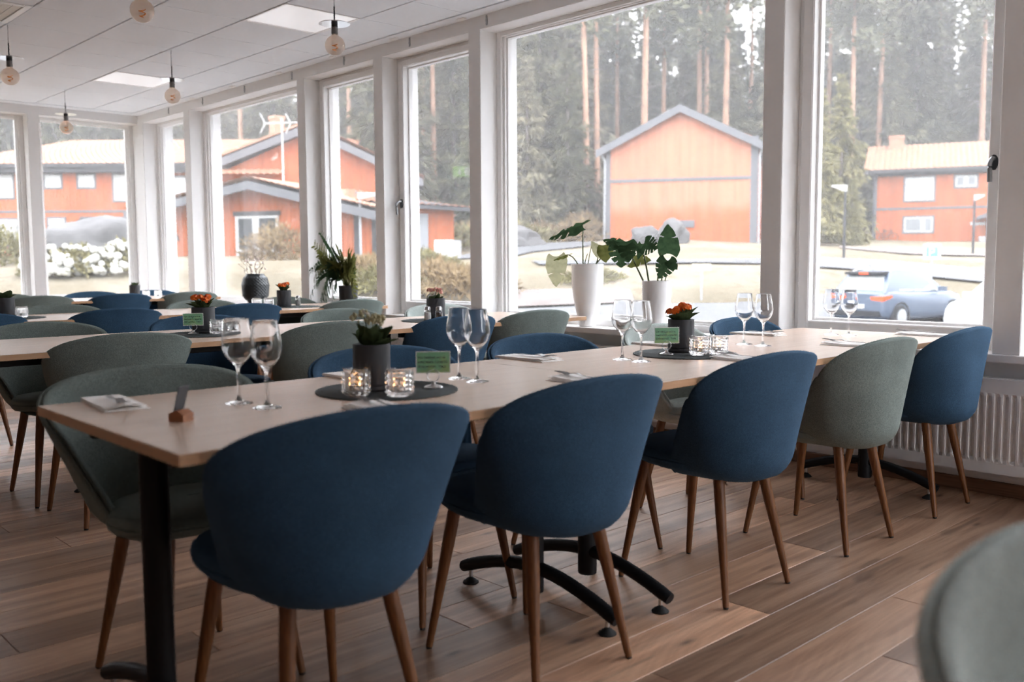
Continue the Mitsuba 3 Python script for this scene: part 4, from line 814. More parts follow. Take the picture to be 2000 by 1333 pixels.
dr_ = part(rh_, 'door', cat([w.slab(8.0, 8.16, 2.5, 4.5, .06, .14), w.slab(8.75, 8.95, 2.5, 4.5, .06, .14), w.slab(8.0, 8.95, 3.3, 3.55, .06, .14), w.slab(8.0, 8.95, 2.5, 2.75, .06, .14)]), 'white_paint'); part(dr_, 'pane', w.slab(8.1, 8.9, 2.6, 4.4, .07, .09), 'house_glass')
part(rh_, 'name_board', w.slab(6.4, 7.35, 3.42, 3.62, .05, .1), 'white_paint')
lp = part(rh_, 'wall_lamp', moved(trimesh.creation.icosphere(subdivisions=2, radius=.2), t=w.p(7.95, 7.12, .42)), 'curtain', smooth=True, emitter={'type': 'area', 'radiance': RGB((.5, .34, .19))})

# the long house on the left
lh = thing('house', 'long two-storey red house with orange tiled roof behind the white blossom bushes', 'building')
w = Wall((14.9, 64.6), (31.8, 48.7)); L = w.L; zb, ze, zr = 1.0, 6.75, 9.0; back = -w.n * 9
part(lh, 'front_wall', w.boards(zb, lambda u: ze, .2), 'red_boards'); sl = Wall(w.A + back, w.A); part(lh, 'end_wall', sl.boards(zb, lambda u: ze, .3), 'red_boards')
ev0, ev1, rd0, rd1 = w.p(-.8, 6.98, .75), w.p(L + .5, 6.98, .75), w.p(5.0, zr, -4.5), w.p(L + .5, zr, -4.5); bv0, bv1 = w.p(-.8, 6.98, -9.7), w.p(L + .5, 6.98, -9.7)
part(lh, 'tiling', tiled_slab(ev0, ev1, rd0, rd1, .36), 'roof_tile'); part(lh, 'roof_deck', roof_slab(ev0, ev1, rd1, rd0, .2), 'trim_black'); part(lh, 'roof_deck', roof_slab(bv0, bv1, rd1, rd0, .2), 'trim_black')
part(lh, 'hip_tiling', trimesh.Trimesh([ev0, rd0, bv0], [[0, 1, 2], [0, 2, 1]], process=False), 'roof_tile')
part(lh, 'eaves_board', w.slab(-.6, L, ze - .25, ze + .1, 0, .6), 'trim_black'); part(lh, 'storey_beam', w.slab(0, L, 4.12, 4.26, 0, .05), 'trim_grey')
for u0, u1, z0, z1, sp in ((.7, 3.2, 5.05, 6.4, 2.4), (.7, 3.35, 2.2, 3.7, 2.5)): house_window(lh, w, u0, u1, z0, z1, sp, True)
for u in (5.18, 7.2): house_window(lh, w, u, u + .95, 5.65, 6.38, u + .5, True); house_window(lh, w, u + .1, u + 1.05, 3.03, 3.75, u + .6, True)
for z0, z1 in ((4.85, 6.38), (2.2, 3.75)): house_window(lh, w, 9.35, 10.5, z0, z1, 9.9, True)
part(lh, 'entrance_wing', w.slab(9.7, 12.6, zb, 2.25, .3, 1.2), 'red_boards')
part(lh, 'chimney', cat([box(29.05, 29.7, 51.75, 52.4, 8.0, 9.75), box(29.0, 29.75, 51.7, 52.45, 9.75, 9.95)]), 'roof_tile')
house_window(lh, w, 12.4, 14.2, 4.9, 6.2, 13.4, True)

# the low house with the gabled entrance
mh = thing('house', 'low red house with a wide gabled front and white framed glass doors', 'building')
w = Wall((19.85, 47.9), (25.65, 36.2)); L = w.L; zb = .8; ua = L * .50; zA, z0_, z1_ = 4.95, 3.75, 3.42
gab = lambda u: np.interp(u, [0, ua, L], [z0_ - .1, zA - .2, z1_ - .1]); back = np.r_[-w.n * 9, 0]
part(mh, 'front_wall', w.boards(zb, gab, .24), 'red_boards')
E0, E1, PK = np.array(w.p(-1.0, z0_ - .12, 1.1)), np.array(w.p(L + .4, z1_ - .08, 1.1)), np.array(w.p(ua, zA, 1.1))
for nm, e in (('roof_slope', E0), ('roof_slope', E1)): part(mh, nm, roof_slab(e, PK, PK + back, e + back, .14), 'trim_grey'); part(mh, 'barge_board', roof_slab(e, PK, PK - np.r_[w.n * .08, 0], e - np.r_[w.n * .08, 0], .40), 'trim_grey')
part(mh, 'tiling', tiled_slab(E1 + [0, 0, .1], (E1 + back) + [0, 0, .1], PK + [0, 0, .12], PK + back + [0, 0, .12], .34, lift=.05), 'roof_tile')
part(mh, 'tiling', tiled_slab(E0 + [0, 0, .1], (E0 + back) + [0, 0, .1], PK + [0, 0, .12], PK + back + [0, 0, .12], .34, lift=.05), 'roof_tile')
f = part(mh, 'door_frame', cat([w.slab(5.05, 7.55, 3.22, 3.32, .03, .1), w.slab(5.05, 5.2, zb, 3.3, .03, .1), w.slab(6.05, 6.42, zb, 3.3, .03, .1), w.slab(7.4, 7.55, zb, 3.3, .03, .1), w.slab(5.05, 7.55, 1.55, 1.68, .03, .1), w.slab(5.05, 7.55, .9, 1.2, .03, .1)]), 'white_paint')
part(f, 'pane', w.slab(5.1, 7.5, 1.0, 3.3, .035, .05), 'house_glass'); part(mh, 'lintel', w.slab(4.95, 7.65, 3.34, 3.56, .03, .12), 'trim_black')
part(mh, 'door', w.slab(2.2, 3.3, zb, 3.0, .03, .08), 'red_boards'); part(mh, 'brace', tube([w.p(.9, 3.3, .9), w.p(1.3, 2.9, .3), w.p(1.5, 2.2, .05)], .06, 8), 'trim_grey')
part(mh, 'downpipe', tube([w.p(L - 2.05, 3.7, .35), w.p(L - 2.15, 3.5, .12), w.p(L - 2.15, zb, .1)], .05, 8), 'galvanised')
part(mh, 'wall_box', w.slab(L - 3.1, L - 2.75, 2.95, 3.35, .03, .16), 'galvanised')
for u in (L - .35, L - 1.3): part(mh, 'post', w.slab(u, u + .28, zb, 3.3, .02, .14), 'trim_black')
part(mh, 'terrace_edge', w.slab(-3.0, L + .5, .6, 1.22, 1.2, 1.5), 'white_paint')
b = thing('mailbox', 'pale green box hanging on the low house wall beside the white post', 'box'); put(b, w.slab(L - 3.0, L - 2.35, 1.5, 2.25, .04, .4), 'pale_green')
# upper gable behind it
ug = thing('house', 'tall red gable with grey barge boards rising behind the low house', 'building')
w = Wall((24.8, 50.1), (33.2, 43.7)); L = w.L; ua = L * .45; gab = lambda u: np.interp(u, [0, ua, L], [6.2, 8.4, 6.0]); back = np.r_[-w.n * 7, 0]
part(ug, 'front_wall', w.boards(1.0, gab, .24), 'red_boards')
E0, E1, PK = np.array(w.p(-1.0, 6.45, .8)), np.array(w.p(L + .7, 5.75, .8)), np.array(w.p(ua, 8.75, .8))
for e in (E0, E1): part(ug, 'roof_slope', roof_slab(e, PK, PK + back, e + back, .16), 'trim_grey'); part(ug, 'barge_board', roof_slab(e, PK, PK - np.r_[w.n * .08, 0], e - np.r_[w.n * .08, 0], .45), 'trim_grey')
part(ug, 'tiling', tiled_slab(E1 + [0, 0, .1], E1 + back + [0, 0, .1], PK + [0, 0, .1], PK + back + [0, 0, .1], .36, lift=.05), 'roof_tile'); part(ug, 'tiling', tiled_slab(E0 + [0, 0, .1], E0 + back + [0, 0, .1], PK + [0, 0, .1], PK + back + [0, 0, .1], .36, lift=.05), 'roof_tile')
part(ug, 'verge_tiles', roof_slab(E0 + [0, 0, .22], PK + [0, 0, .22], PK + [0, 0, .22] - np.r_[w.n * .5, 0], E0 + [0, 0, .22] - np.r_[w.n * .5, 0], .12), 'roof_tile')
for z, o in ((6.2, 1.5), (5.2, .9)): part(ug, 'ledge_tiling', tiled_slab(w.p(-.6, z - .3, o), w.p(3.4, z - .3, o), w.p(-.6, z + .12, 0), w.p(3.4, z + .12, 0), .36), 'roof_tile')

part(ug, 'wing_wall', w.slab(-3.2, -.6, 1.0, 5.6, -.2, 0), 'white_paint')
an = thing('antenna', 'white television aerial mast above the low red house roof', 'antenna'); q = np.array([24.6, 43.1])
part(an, 'mast', tube([(q[0], q[1], 3.6), (q[0], q[1], 8.35)], .045, 8), 'white_paint')
part(an, 'boom', tube([(q[0] - .9 * RH[0], q[1] - .9 * RH[1], 8.1), (q[0] + 1.25 * RH[0], q[1] + 1.25 * RH[1], 8.15)], .03, 6), 'white_paint')
for t in (-.85, .45): part(an, 'dipole', cat([tube([(q[0] + (t - .25) * RH[0], q[1] + (t - .25) * RH[1], 8.1 + .5 * s), (q[0] + t * RH[0], q[1] + t * RH[1], 8.1)], .025, 6) for s in (-1, 1)]), 'white_paint', kind='stuff')
# shed at the right end of the low house
sh = thing('shed', 'small red shed with orange roof right of the low house', 'shed')
w = Wall((27.2, 37.6), (29.75, 35.75)); L = w.L
part(sh, 'front_wall', w.boards(.9, lambda u: 3.75, .2), 'red_boards'); part(sh, 'door', w.slab(0.2, 1.9, .9, 3.4, .03, .08), 'door_grey'); s2 = Wall(w.B, w.B - w.n * 4); part(sh, 'side_wall', s2.boards(.9, lambda u: 3.75, .2), 'red_boards')
r0, r1, r2, r3 = w.p(-2.2, 3.98, .9), w.p(L + .9, 3.62, .9), w.p(L + .9, 3.9, -4.5), w.p(-2.2, 4.9, -4.5)
part(sh, 'roof_slope', roof_slab(r0, r1, r2, r3, .16), 'trim_black'); part(sh, 'tiling', tiled_slab(r0, r1, r3, r2, .34, lift=.02), 'roof_tile'); part(sh, 'meter', w.slab(.9, 1.2, 2.2, 2.6, .08, .14), 'white_paint')
ac = thing('heat_pump', 'white heat pump box standing beside the small red shed', 'heat pump'); c = np.array([25.45, 30.75])
hw = Wall((25.05, 31.4), (25.75, 30.55)); part(ac, 'casing', hull([hw.p(u, z, o) for u in (0, hw.L * .72) for z in (1.12, 1.98) for o in (-.35, 0)]), 'white_paint'); part(ac, 'side_grille', hull([hw.p(u, z, o) for u in (hw.L * .73, hw.L) for z in (1.15, 1.95) for o in (-.36, -.02)]), 'galvanised'); part(ac, 'foot', hw.slab(.1, .9, .9, 1.12, -.3, -.05), 'galvanised')

# ---------------------------------------------------------------- car park
mat('car_blue', (0.0788, 0.0998, 0.14), 0.3, metallic=0.2, clearcoat=1.0, clearcoat_gloss=0.95); mat('car_white', (0.378, 0.378, 0.373), 0.3, clearcoat=1.0)
mat('car_glass', (0.16, 0.17, 0.165), 0.04, specular=0.9); mat('car_black', (0.015, 0.015, 0.017), 0.4); mat('tail_red', (0.75, 0.085, 0.025), 0.2, clearcoat=1.0); mat('tyre', (0.02, 0.02, 0.022), 0.8); mat('plate_white', (0.42, 0.42, 0.415), 0.4)
def car(x, y, z, heading, paint, label):
    k = thing('car', label, 'car'); w = at(x, y, z, heading)
    st = np.array([0, .06, .25, .6, 1.2, 2.0, 2.9, 3.3, 3.75, 4.05, 4.15]); hw = np.array([.74, .82, .87, .89, .90, .90, .90, .88, .84, .72, .60]); bt = np.array([.93, 1.0, 1.03, 1.03, 1.0, .98, .96, .97, .90, .78, .62]); lo = np.array([.42, .30, .24, .22, .22, .22, .22, .22, .24, .30, .40])
    rows = []
    for s, h, b, l in zip(st, hw, bt, lo):
        pr = [(0, l), (h * .8, l), (h * .97, l + .08), (h, l + .28), (h * .985, b - .26), (h * .96, b - .06), (h * .88, b), (h * .5, b + .02), (0, b + .025)]
        rows.append([(s, -a, c) for a, c in pr] + [(s, a, c) for a, c in pr[::-1]])
    P = np.array(rows, float); caps = [np.repeat(P[:1].mean(1, keepdims=True), P.shape[1], 1), P, np.repeat(P[-1:].mean(1, keepdims=True), P.shape[1], 1)]
    part(k, 'body', grid_mesh(np.concatenate(caps)), paint, smooth=35, world=w)
    b0, b1 = [(.10, .80, .98), (3.12, .80, .95)], [(.55, .60, 1.54), (2.25, .60, 1.53)]
    part(k, 'cabin', hull([(a, s * b, c) for a, b, c in b0 + b1 + [(1.2, .62, 1.585), (.50, .62, 1.48), (.3, .76, 1.2)] for s in (-1, 1)]), paint, smooth=20, world=w)
    def quad(pts, th=.012, nrm=None):
        p = np.array(pts, float); nn = np.cross(p[1] - p[0], p[2] - p[0]) if nrm is None else np.array(nrm, float); nn /= np.linalg.norm(nn); return hull(np.vstack([p - nn * .03, p + nn * th]))
    for s in (-1, 1):
        n = [0, s, .33]
        part(k, 'side_window', quad([(.78, s * .790, 1.03), (1.42, s * .790, 1.02), (1.30, s * .628, 1.46), (.86, s * .628, 1.44)], .008, n), 'car_glass', world=w)
        part(k, 'side_window', quad([(1.50, s * .790, 1.02), (2.72, s * .790, 1.00), (2.12, s * .628, 1.46), (1.38, s * .628, 1.47)], .008, n), 'car_glass', world=w)
        part(k, 'tail_light', hull([(a, s * b, c) for a, b, c in ((-.01, .42, .88), (-.01, .45, .80), (.0, .80, .76), (.0, .82, .90), (.30, .885, .86), (.30, .885, .92))]), 'tail_red', world=w)
        part(k, 'roof_rail', tube([(.62, s * .56, 1.55), (.8, s * .565, 1.605), (1.5, s * .565, 1.625), (2.1, s * .56, 1.60), (2.25, s * .555, 1.55)], .02, 6), 'car_white', world=w)
        part(k, 'mirror', hull([(2.62 + a, s * b, c) for a in (-.08, .08) for b in (.86, 1.04) for c in (1.0, 1.12)]), paint, world=w)
        for xx in (.72, 3.32):
            wh = part(k, 'wheel', moved(lathe([(0, -.11), (.30, -.11), (.33, -.08), (.33, .08), (.30, .11), (0, .11)], 32), M=trimesh.transformations.rotation_matrix(PI / 2, [1, 0, 0]), t=[xx, s * .80, .33]), 'tyre', smooth=40, world=w)
            part(wh, 'rim', moved(lathe([(0, .0), (.21, .0), (.22, .02), (0, .03)], 24), M=trimesh.transformations.rotation_matrix(-s * PI / 2, [1, 0, 0]), t=[xx, s * .905, .33]), 'galvanised', world=w)
            part(wh, 'arch', moved(lathe([(.36, -.03), (.41, -.03), (.41, .02), (.36, .02), (.36, -.03)], 28), M=trimesh.transformations.rotation_matrix(PI / 2, [1, 0, 0]), t=[xx, s * .885, .33]), 'car_black', world=w)
    part(k, 'rear_window', quad([(.16, -.66, 1.06), (.16, .66, 1.06), (.46, .53, 1.43), (.46, -.53, 1.43)], .012, (-1, 0, .8)), 'plate_white' if paint == 'car_blue' else 'car_glass', world=w)  # on the blue car a pale glass reflection is painted as opaque white
    part(k, 'windscreen', quad([(3.02, -.70, 1.0), (3.02, .70, 1.0), (2.30, .54, 1.49), (2.30, -.54, 1.49)], .012, (.6, 0, 1)), 'car_glass', world=w)
    sp = part(k, 'spoiler', hull([(a, b * c2, c) for a, c2, c in ((.30, .60, 1.47), (.30, .60, 1.54), (.62, .60, 1.56), (.62, .60, 1.50)) for b in (-1, 1)]), 'car_black', world=w); part(sp, 'brake_light', box(.285, .31, -.14, .14, 1.48, 1.53), 'tail_red', world=w)
    part(k, 'bumper', hull([(a, b, c) for a, b, c in [(-.02, s * .7, z) for s in (-1, 1) for z in (.36, .50)] + [(.3, s * .86, z) for s in (-1, 1) for z in (.28, .46)]]), 'car_black', world=w)
    part(k, 'number_plate', box(-.035, -.01, -.26, .26, .56, .67), 'plate_white', world=w)
    part(k, 'aerial', tube([(.75, 0, 1.56), (.55, 0, 1.72)], .008, 5), 'car_black', world=w)
car(24.35, 12.1, -.82, math.radians(-8), 'car_blue', 'grey-blue small SUV parked outside the right window, rear towards the room')
car(25.3, 7.3, -.82, math.radians(172), 'car_white', 'white car mostly cut off by the right window frame')

def lamp_post(base, h, label, arm, m='trim_black', head='white_paint', r=.05):
    x, y = base; z = float(ground_z(x, y)); k = thing('lamp_post', label, 'lamp post')
    part(k, 'pole', tube([(x, y, z - .2), (x, y, z + 1.0), (x, y, z + h)], [r * 1.3, r * 1.1, r], 10), m, smooth=True)
    ax, ay = x + arm[0], y + arm[1]; d = np.array(arm[:2]); d /= np.linalg.norm(d) + 1e-9; q = np.array([-d[1], d[0]]) * .09
    part(k, 'head', hull([(x + s * q[0] + t * arm[0], y + s * q[1] + t * arm[1], z + h + zz) for s in (-1, 1) for t, zz in ((-.08, -.22), (.10, -.22), (.10, -.06), (1, -.02), (1, .05), (-.08, .05))]), head, smooth=20)
lamp_post((38.2, 19.61), 3.05, 'black lamp post with white head left of the right red house', (-.42, .40))
lamp_post((46.62, 17.42), 2.75, 'lamp post with white head near the right house entrance', (.15, -.38))
lamp_post((24.61, 36.27), 2.95, 'pale lamp post with long arm in front of the low red house', (.75, -.75), 'galvanised')
def board_on_post(x, y, h, W, Hh, face, label, name, yaw_to=True):
    z = float(ground_z(x, y)); k = thing(name, label, 'sign'); a = math.atan2(y, x) - PI / 2; wd = at(x, y, z, a)
    part(k, 'post', tube([(0, .04, -.2), (0, .04, h)], .032, 10), 'galvanised', world=wd); pl = part(k, 'plate', box(-W / 2, W / 2, -.012, .012, h - Hh, h, .006), 'plate_white' if face != 'cream' else 'sign_cream', world=wd); return k, wd, pl
mat('sign_cream', (0.364, 0.329, 0.252), 0.5); mat('sign_blue', (0.10, 0.25, 0.55), 0.5)
k, wd, pl = board_on_post(30.62, 12.70, 1.46, .52, .50, 'white', 'parking sign, blue P on white, standing behind the grey-blue car', 'parking_sign')
part(k, 'blue_field', box(-.17, .17, -.018, -.010, 1.06, 1.36), 'sign_blue', world=wd)
def P_letter():
    m = meshkit.text_mesh('P', .24, .004, True); m.apply_transform(trimesh.transformations.rotation_matrix(PI / 2, [1, 0, 0])); m.apply_translation([-m.bounds.mean(0)[0], -.019, 1.21 - m.bounds.mean(0)[2]]); return m
part(k, 'letter', P_letter(), 'plate_white', world=wd)
k, wd, pl = board_on_post(24.07, 16.99, 1.12, .58, .22, 'cream', 'small cream information sign on a thin post in the lawn outside the wide window', 'lawn_sign')
part(k, 'emblem', moved(lathe([(0, -.003), (.035, -.003), (.035, .003), (0, .003)], 20), M=trimesh.transformations.rotation_matrix(PI / 2, [1, 0, 0]), t=[-.2, -.014, 1.01]), 'galvanised', world=wd)
mat('rock', lambda p, n, uv: mix((0.101, 0.0966, 0.0966), (0.0504, 0.0483, 0.0483), fbm(p.x * 1.6, p.y * 1.6, p.z * 1.6, octaves=4)), 0.9)
def boulder(x, y, r, sq, seed, label):
    k = thing('boulder', label, 'rock'); put(k, moved(blob(r, seed, 3, .9, 1.4, sq), t=[x, y, float(ground_z(x, y)) + r * sq[2] * .35]), 'rock', smooth=35)
boulder(42.3, 33.6, .85, (1.1, 1.1, .9), 3, 'pale grey boulder before the barn, left and larger one'); boulder(42.6, 32.1, .95, (.9, .9, 1.15), 9, 'grey boulder before the barn, beside the tall split leaf')
boulder(36.8, 38.6, 1.3, (1.2, 1, .7), 5, 'pale boulder on the forest edge at the left of the widest window'); boulder(12.9, 36.6, 1.75, (1.35, 1, .75), 12, 'large grey boulder behind the white blossom bushes')

# ---------------------------------------------------------------- bushes and forest
for nm, a, b in (('twig_brown', (0.147, 0.102, 0.0571), (0.216, 0.157, 0.084)), ('hedge_green', (0.112, 0.106, 0.047), (0.173, 0.149, 0.0739)), ('spruce', (0.0674, 0.0674, 0.037), (0.134, 0.122, 0.0753)), ('spruce_dark', (0.0432, 0.0455, 0.0242), (0.0907, 0.0847, 0.0504)), ('spruce_pale', (0.0994, 0.0925, 0.0591), (0.173, 0.153, 0.101)), ('spruce_light', (0.121, 0.114, 0.0504), (0.19, 0.165, 0.084)), ('pine_needles', (0.0734, 0.0784, 0.0484), (0.147, 0.141, 0.0907))):
    mat(nm, lambda p, n, uv, a=a, b=b: mix(a, b, fbm(p.x * .8, p.y * .8, p.z * .8, octaves=3)) * (.8 + .4 * noise(p.x * 6, p.y * 6, p.z * 6)), 0.9, specular=0.15)
mat('pine_bark', lambda p, n, uv: mix((0.17, 0.145, 0.13), (0.30, 0.175, 0.115), smoothstep(4.0, 9.5, p.z + 2.5 * noise(p.x * .4, p.y * .4))) * (.75 + .5 * noise(p.x * 8, p.y * 8, p.z * 1.5)), 0.9)
mat('grey_bark', (0.15, 0.125, 0.11), 0.9); mat('blossom', (0.42, 0.415, 0.38), 0.8)
def sprays(c, d, L, W, seed):
    """thin tapering needle sprays: centres c, directions d (n, 3), each two triangles"""
    g = np.random.default_rng(seed); d = d / np.linalg.norm(d, axis=1, keepdims=True); s = np.cross(d, g.normal(size=d.shape)); s /= np.linalg.norm(s, axis=1, keepdims=True) + 1e-9
    n = len(c); L = np.broadcast_to(L, (n,))[:, None]; W = np.broadcast_to(W, (n,))[:, None]
    v = np.stack([c, c + d * L * .45 + s * W, c + d * L, c + d * L * .45 - s * W], 1).reshape(-1, 3); i = np.arange(n)[:, None] * 4
    return trimesh.Trimesh(v, np.vstack([i + [0, 1, 2], i + [0, 2, 3]]), process=False)
def spruce_crown(seed, h=1.0, base=.08, dens=1.0):
    g = np.random.default_rng(seed); c, d, L, W = [], [], [], []; z = base
    while z < .985:
        R = .155 * (1 - z) ** .82 * g.uniform(.75, 1.15) + .006; nb = int(g.integers(6, 10))
        for b in range(nb):
            a = g.uniform(0, 2 * np.pi); out = np.array([math.cos(a), math.sin(a), -g.uniform(.15, .6)]); R1 = R * g.uniform(.65, 1.15); m = int(26 * dens * (R1 / .1) ** .8) + 6
            t = g.uniform(.15, 1, m) ** .8; P = np.array([0, 0, z])[None] + out[None] * (R1 * t)[:, None]; P[:, 2] += .22 * R1 * t ** 2.5; P += g.normal(size=P.shape) * R1 * .10
            dd = out[None] * .8 + g.normal(size=(m, 3)) * .5 + [0, 0, -.45]; c.append(P); d.append(dd); L.append(np.full(m, .026 + .035 * R1 / .12 * .6)); W.append(np.full(m, .0062))
        z += g.uniform(.020, .038)
    return sprays(np.vstack(c), np.vstack(d), np.concatenate(L), np.concatenate(W), seed)
def pine_crown(seed, lo=.55):
    g = np.random.default_rng(seed); c, d = [], []
    for q in range(24):
        z = lo + (1 - lo) * g.uniform() ** .8; R = .105 * math.sin(np.pi * np.clip((z - lo) / (1 - lo) * .8 + .18, 0, 1)); a = g.uniform(0, 2 * np.pi); o = np.array([R * math.cos(a), R * math.sin(a), z]) * [g.uniform(.3, 1), g.uniform(.3, 1), 1]
        m = 110; P = o + g.normal(size=(m, 3)) * [.026, .026, .013]; c.append(P); d.append((P - o) + g.normal(size=(m, 3)) * .02 + [0, 0, .012])
    return sprays(np.vstack(c), np.vstack(d), .024, .0055, seed)
def dead_branches(seed):
    g = random.Random(seed); ms = []
    for q in range(12):
        z = g.uniform(.18, .6); a = g.uniform(0, 6.28); L = g.uniform(.03, .075); ms.append(tube([(0, 0, z), (L * .6 * math.cos(a), L * .6 * math.sin(a), z + .006), (L * math.cos(a), L * math.sin(a), z - .008)], [.0012, .0008, .0003], 4))
    return cat(ms)
def tree(kind, x, y, h, label, group, seed, yaw, lean=(0, 0), top=1.0):
    z = float(ground_z(x, y)) - .3; k = thing(kind + '_tree', label, 'tree', group); v = seed % (6 if kind == 'spruce' else 4)
    M = np.eye(4); M[:3, 0] = [h * math.cos(yaw), h * math.sin(yaw), 0]; M[:3, 1] = [-h * math.sin(yaw), h * math.cos(yaw), 0]; M[:3, 2] = [lean[0] * h, lean[1] * h, h]; M[:3, 3] = [x, y, z]; w = T(M.tolist())
    if kind == 'spruce':
        part(k, 'trunk', lambda: tube([(0, 0, 0), (0, 0, .5), (0, 0, .97)], [.013, .008, .001], 7), 'grey_bark', smooth=True, world=w, cache='spruce_trunk')
        part(k, 'foliage', lambda: spruce_crown(100 + v, base=(.05, .09, .03, .12, .07, .05)[v]), 'spruce_light' if top < 0 else ('spruce', 'spruce_dark', 'spruce_pale')[seed % 3], world=w, cache=('spruce', v))
    else:
        part(k, 'trunk', lambda: tube([(0, 0, 0), (.002, 0, .3), (-.001, .002, .6), (.003, 0, .96)], [.0098, .0080, .0058, .0014], 9), 'pine_bark', smooth=True, world=w, cache='pine_trunk')
        part(k, 'foliage', lambda: pine_crown(200 + v, (.55, .62, .5, .58)[v]), 'pine_needles', world=w, cache=('pine', v))
        part(k, 'dead_branches', lambda: dead_branches(v), 'grey_bark', world=w, cache=('dead', v))
PINES = [(1146, 63, 26, -.012), (1168, 66, 25, -.010), (1258, 66, 29, .0), (1293, 84, 27, 0), (1361, 80, 28, 0), (1376, 82, 28, 0), (1414, 70, 28, .0), (1708, 86, 31, .004), (1737, 88, 31, -.003), (1765, 92, 30, 0), (1906, 84, 32, 0), (853, 66, 24, -.006), (832, 70, 20, 0), (1066, 80, 22, 0), (1100, 88, 26, 0), (1205, 90, 27, 0), (1460, 92, 29, .003), (1610, 92, 30, 0), (1655, 80, 29, 0), (1820, 96, 31, .0), (1030, 86, 25, 0), (690, 70, 22, 0), (900, 74, 25, 0), (480, 84, 26, 0), (1960, 80, 30, 0)]
REG = ((330, 'behind the long left house'), (640, 'above the low red house'), (930, 'seen through the narrow casement windows'), (1160, 'left of the barn'), (1500, 'behind the barn'), (1700, 'left of the right red house'), (9999, 'behind the right red house'))
def region(px): return next(w for x, w in REG if px < x)
NAMED = {1146: 'tall leaning pine with bare reddish trunk, the first left of the barn', 1168: 'thinner pine with bare trunk close beside the left barn corner', 1258: 'tall straight pine rising behind the left barn roof slope', 1293: 'thin pine above the barn roof just left of its ridge', 1361: 'left one of the twin pine trunks right of the barn ridge', 1376: 'right one of the twin pine trunks right of the barn ridge', 1414: 'pine with reddish trunk above the right barn roof slope', 1708: 'bare pine trunk rising behind the chimney of the right house', 1737: 'bare pine trunk just right of the right house chimney', 1906: 'pale pine trunk above the right house roof at the window edge', 853: 'pine with bare trunk behind the casement window with the curved handle'}
for i, (px, d, h, le) in enumerate(PINES):
    s = (px - 1000) / 1822 * d; x, y = FH * d + RH * s; lab = NAMED.get(px, 'pine with bare trunk among the spruces ' + region(px))
    tree('pine', x, y, h, lab, None if px in NAMED else 'bare pines ' + region(px), i, i * 1.3, (le * RH[0], le * RH[1]))
g = random.Random(77); n = 0
for d0, d1, step, lo, hi in ((62, 70, 62, 12, 20), (72, 82, 58, 14, 23), (84, 96, 56, 17, 26), (100, 116, 60, 17, 27), (122, 140, 62, 18, 28)):
    px = -330
    while px < 2250:
        d = g.uniform(d0, d1); h = g.uniform(lo, hi); q = px + g.uniform(-18, 18); px += step * g.uniform(.8, 1.25)
        if d < 82 and 1160 < q < 1500 and d < 76: continue
        if q > 1560 and d < 84: continue
        if q < 700 and d < 80: continue
        s = (q - 1000) / 1822 * d; x, y = FH * d + RH * s; n += 1
        lab = ('grey-green', 'dark', 'pale grey')[n % 3] + ' spruce ' + ('at the front of the forest ' if d < 84 else 'deep in the forest ') + region(q); tree('spruce', x, y, h, lab, lab.replace('spruce', 'spruces'), n, g.uniform(0, 6), (0, 0))
for a0, a1, cnt in ((104, 160, 34), (-75, -12, 30)):
    for q in range(cnt):
        a = math.radians(a0 + (a1 - a0) * (q + .5) / cnt + g.uniform(-1, 1)); d = g.uniform(42, 74); x, y = d * math.cos(a), d * math.sin(a); n += 1
        tree('spruce', x, y, g.uniform(16, 24), 'spruce beside the building, out of the frame and only mirrored in the window panes', 'spruces mirrored in the window panes', n, g.uniform(0, 6))
for x, y, h, l in ((49.9, 27.2, 9.5, 'young light green spruce left of the right red house'), (51.5, 26.0, 4.2, 'short bushy light green spruce at the corner of the right house'), (54.5, 28.3, 11, 'taller light green spruce behind the left lamp post')):
    tree('spruce', x, y, h, l, None, int(h), 1.0, top=-1)
def bush(x, y, r, sq, m, seed, label, n=900, L=.28, W=.05, blossoms=0, up=.25):
    z = float(ground_z(x, y)); k = thing('bush', label, 'bush'); g = np.random.default_rng(seed); u = g.normal(size=(n, 3)); u /= np.linalg.norm(u, axis=1, keepdims=True); u[:, 2] = np.abs(u[:, 2]); rr = g.uniform(.35, 1, n) ** .5
    bump = .75 + .5 * meshkit.fbm(u * 2.2 + seed, 2, seed); c = u * (rr * bump)[:, None] * r * np.array(sq); part(k, 'foliage', sprays(c + [x, y, z], u + g.normal(size=u.shape) * .8 + [0, 0, up], L, W, seed), m)
    st = [tube([(x, y, z - .1), tuple(np.array([x, y, z]) + q * r * np.array(sq) * .8)], [.02, .006], 4) for q in u[:14]]; part(k, 'branches', cat(st), 'twig', kind='stuff')
    if blossoms:
        v = g.normal(size=(blossoms, 3)); v /= np.linalg.norm(v, axis=1, keepdims=True); v[:, 2] = np.abs(v[:, 2]) * .9 + .05; b = .75 + .5 * meshkit.fbm(v * 2.2 + seed, 2, seed)
        part(k, 'blossoms', cat([moved(blob(g.uniform(.07, .17), i, 1, .5, 2), t=q) for i, q in enumerate(v * b[:, None] * r * 1.0 * np.array(sq) + [x, y, z])]), 'blossom', kind='stuff', smooth=True)
bush(10.9, 35.6, .95, (1.1, 1.1, .95), 'hedge_green', 1, 'white flowering bush at the left below the large boulder', 700, .25, .05, 70)
bush(11.75, 34.9, .95, (1.1, 1.1, 1.0), 'hedge_green', 2, 'white flowering bush in the middle below the large boulder', 700, .25, .05, 80); bush(13.0, 34.3, 1.05, (1.2, 1.1, 1.0), 'hedge_green', 3, 'white flowering bush at the right beside the back corner post', 700, .25, .05, 110)
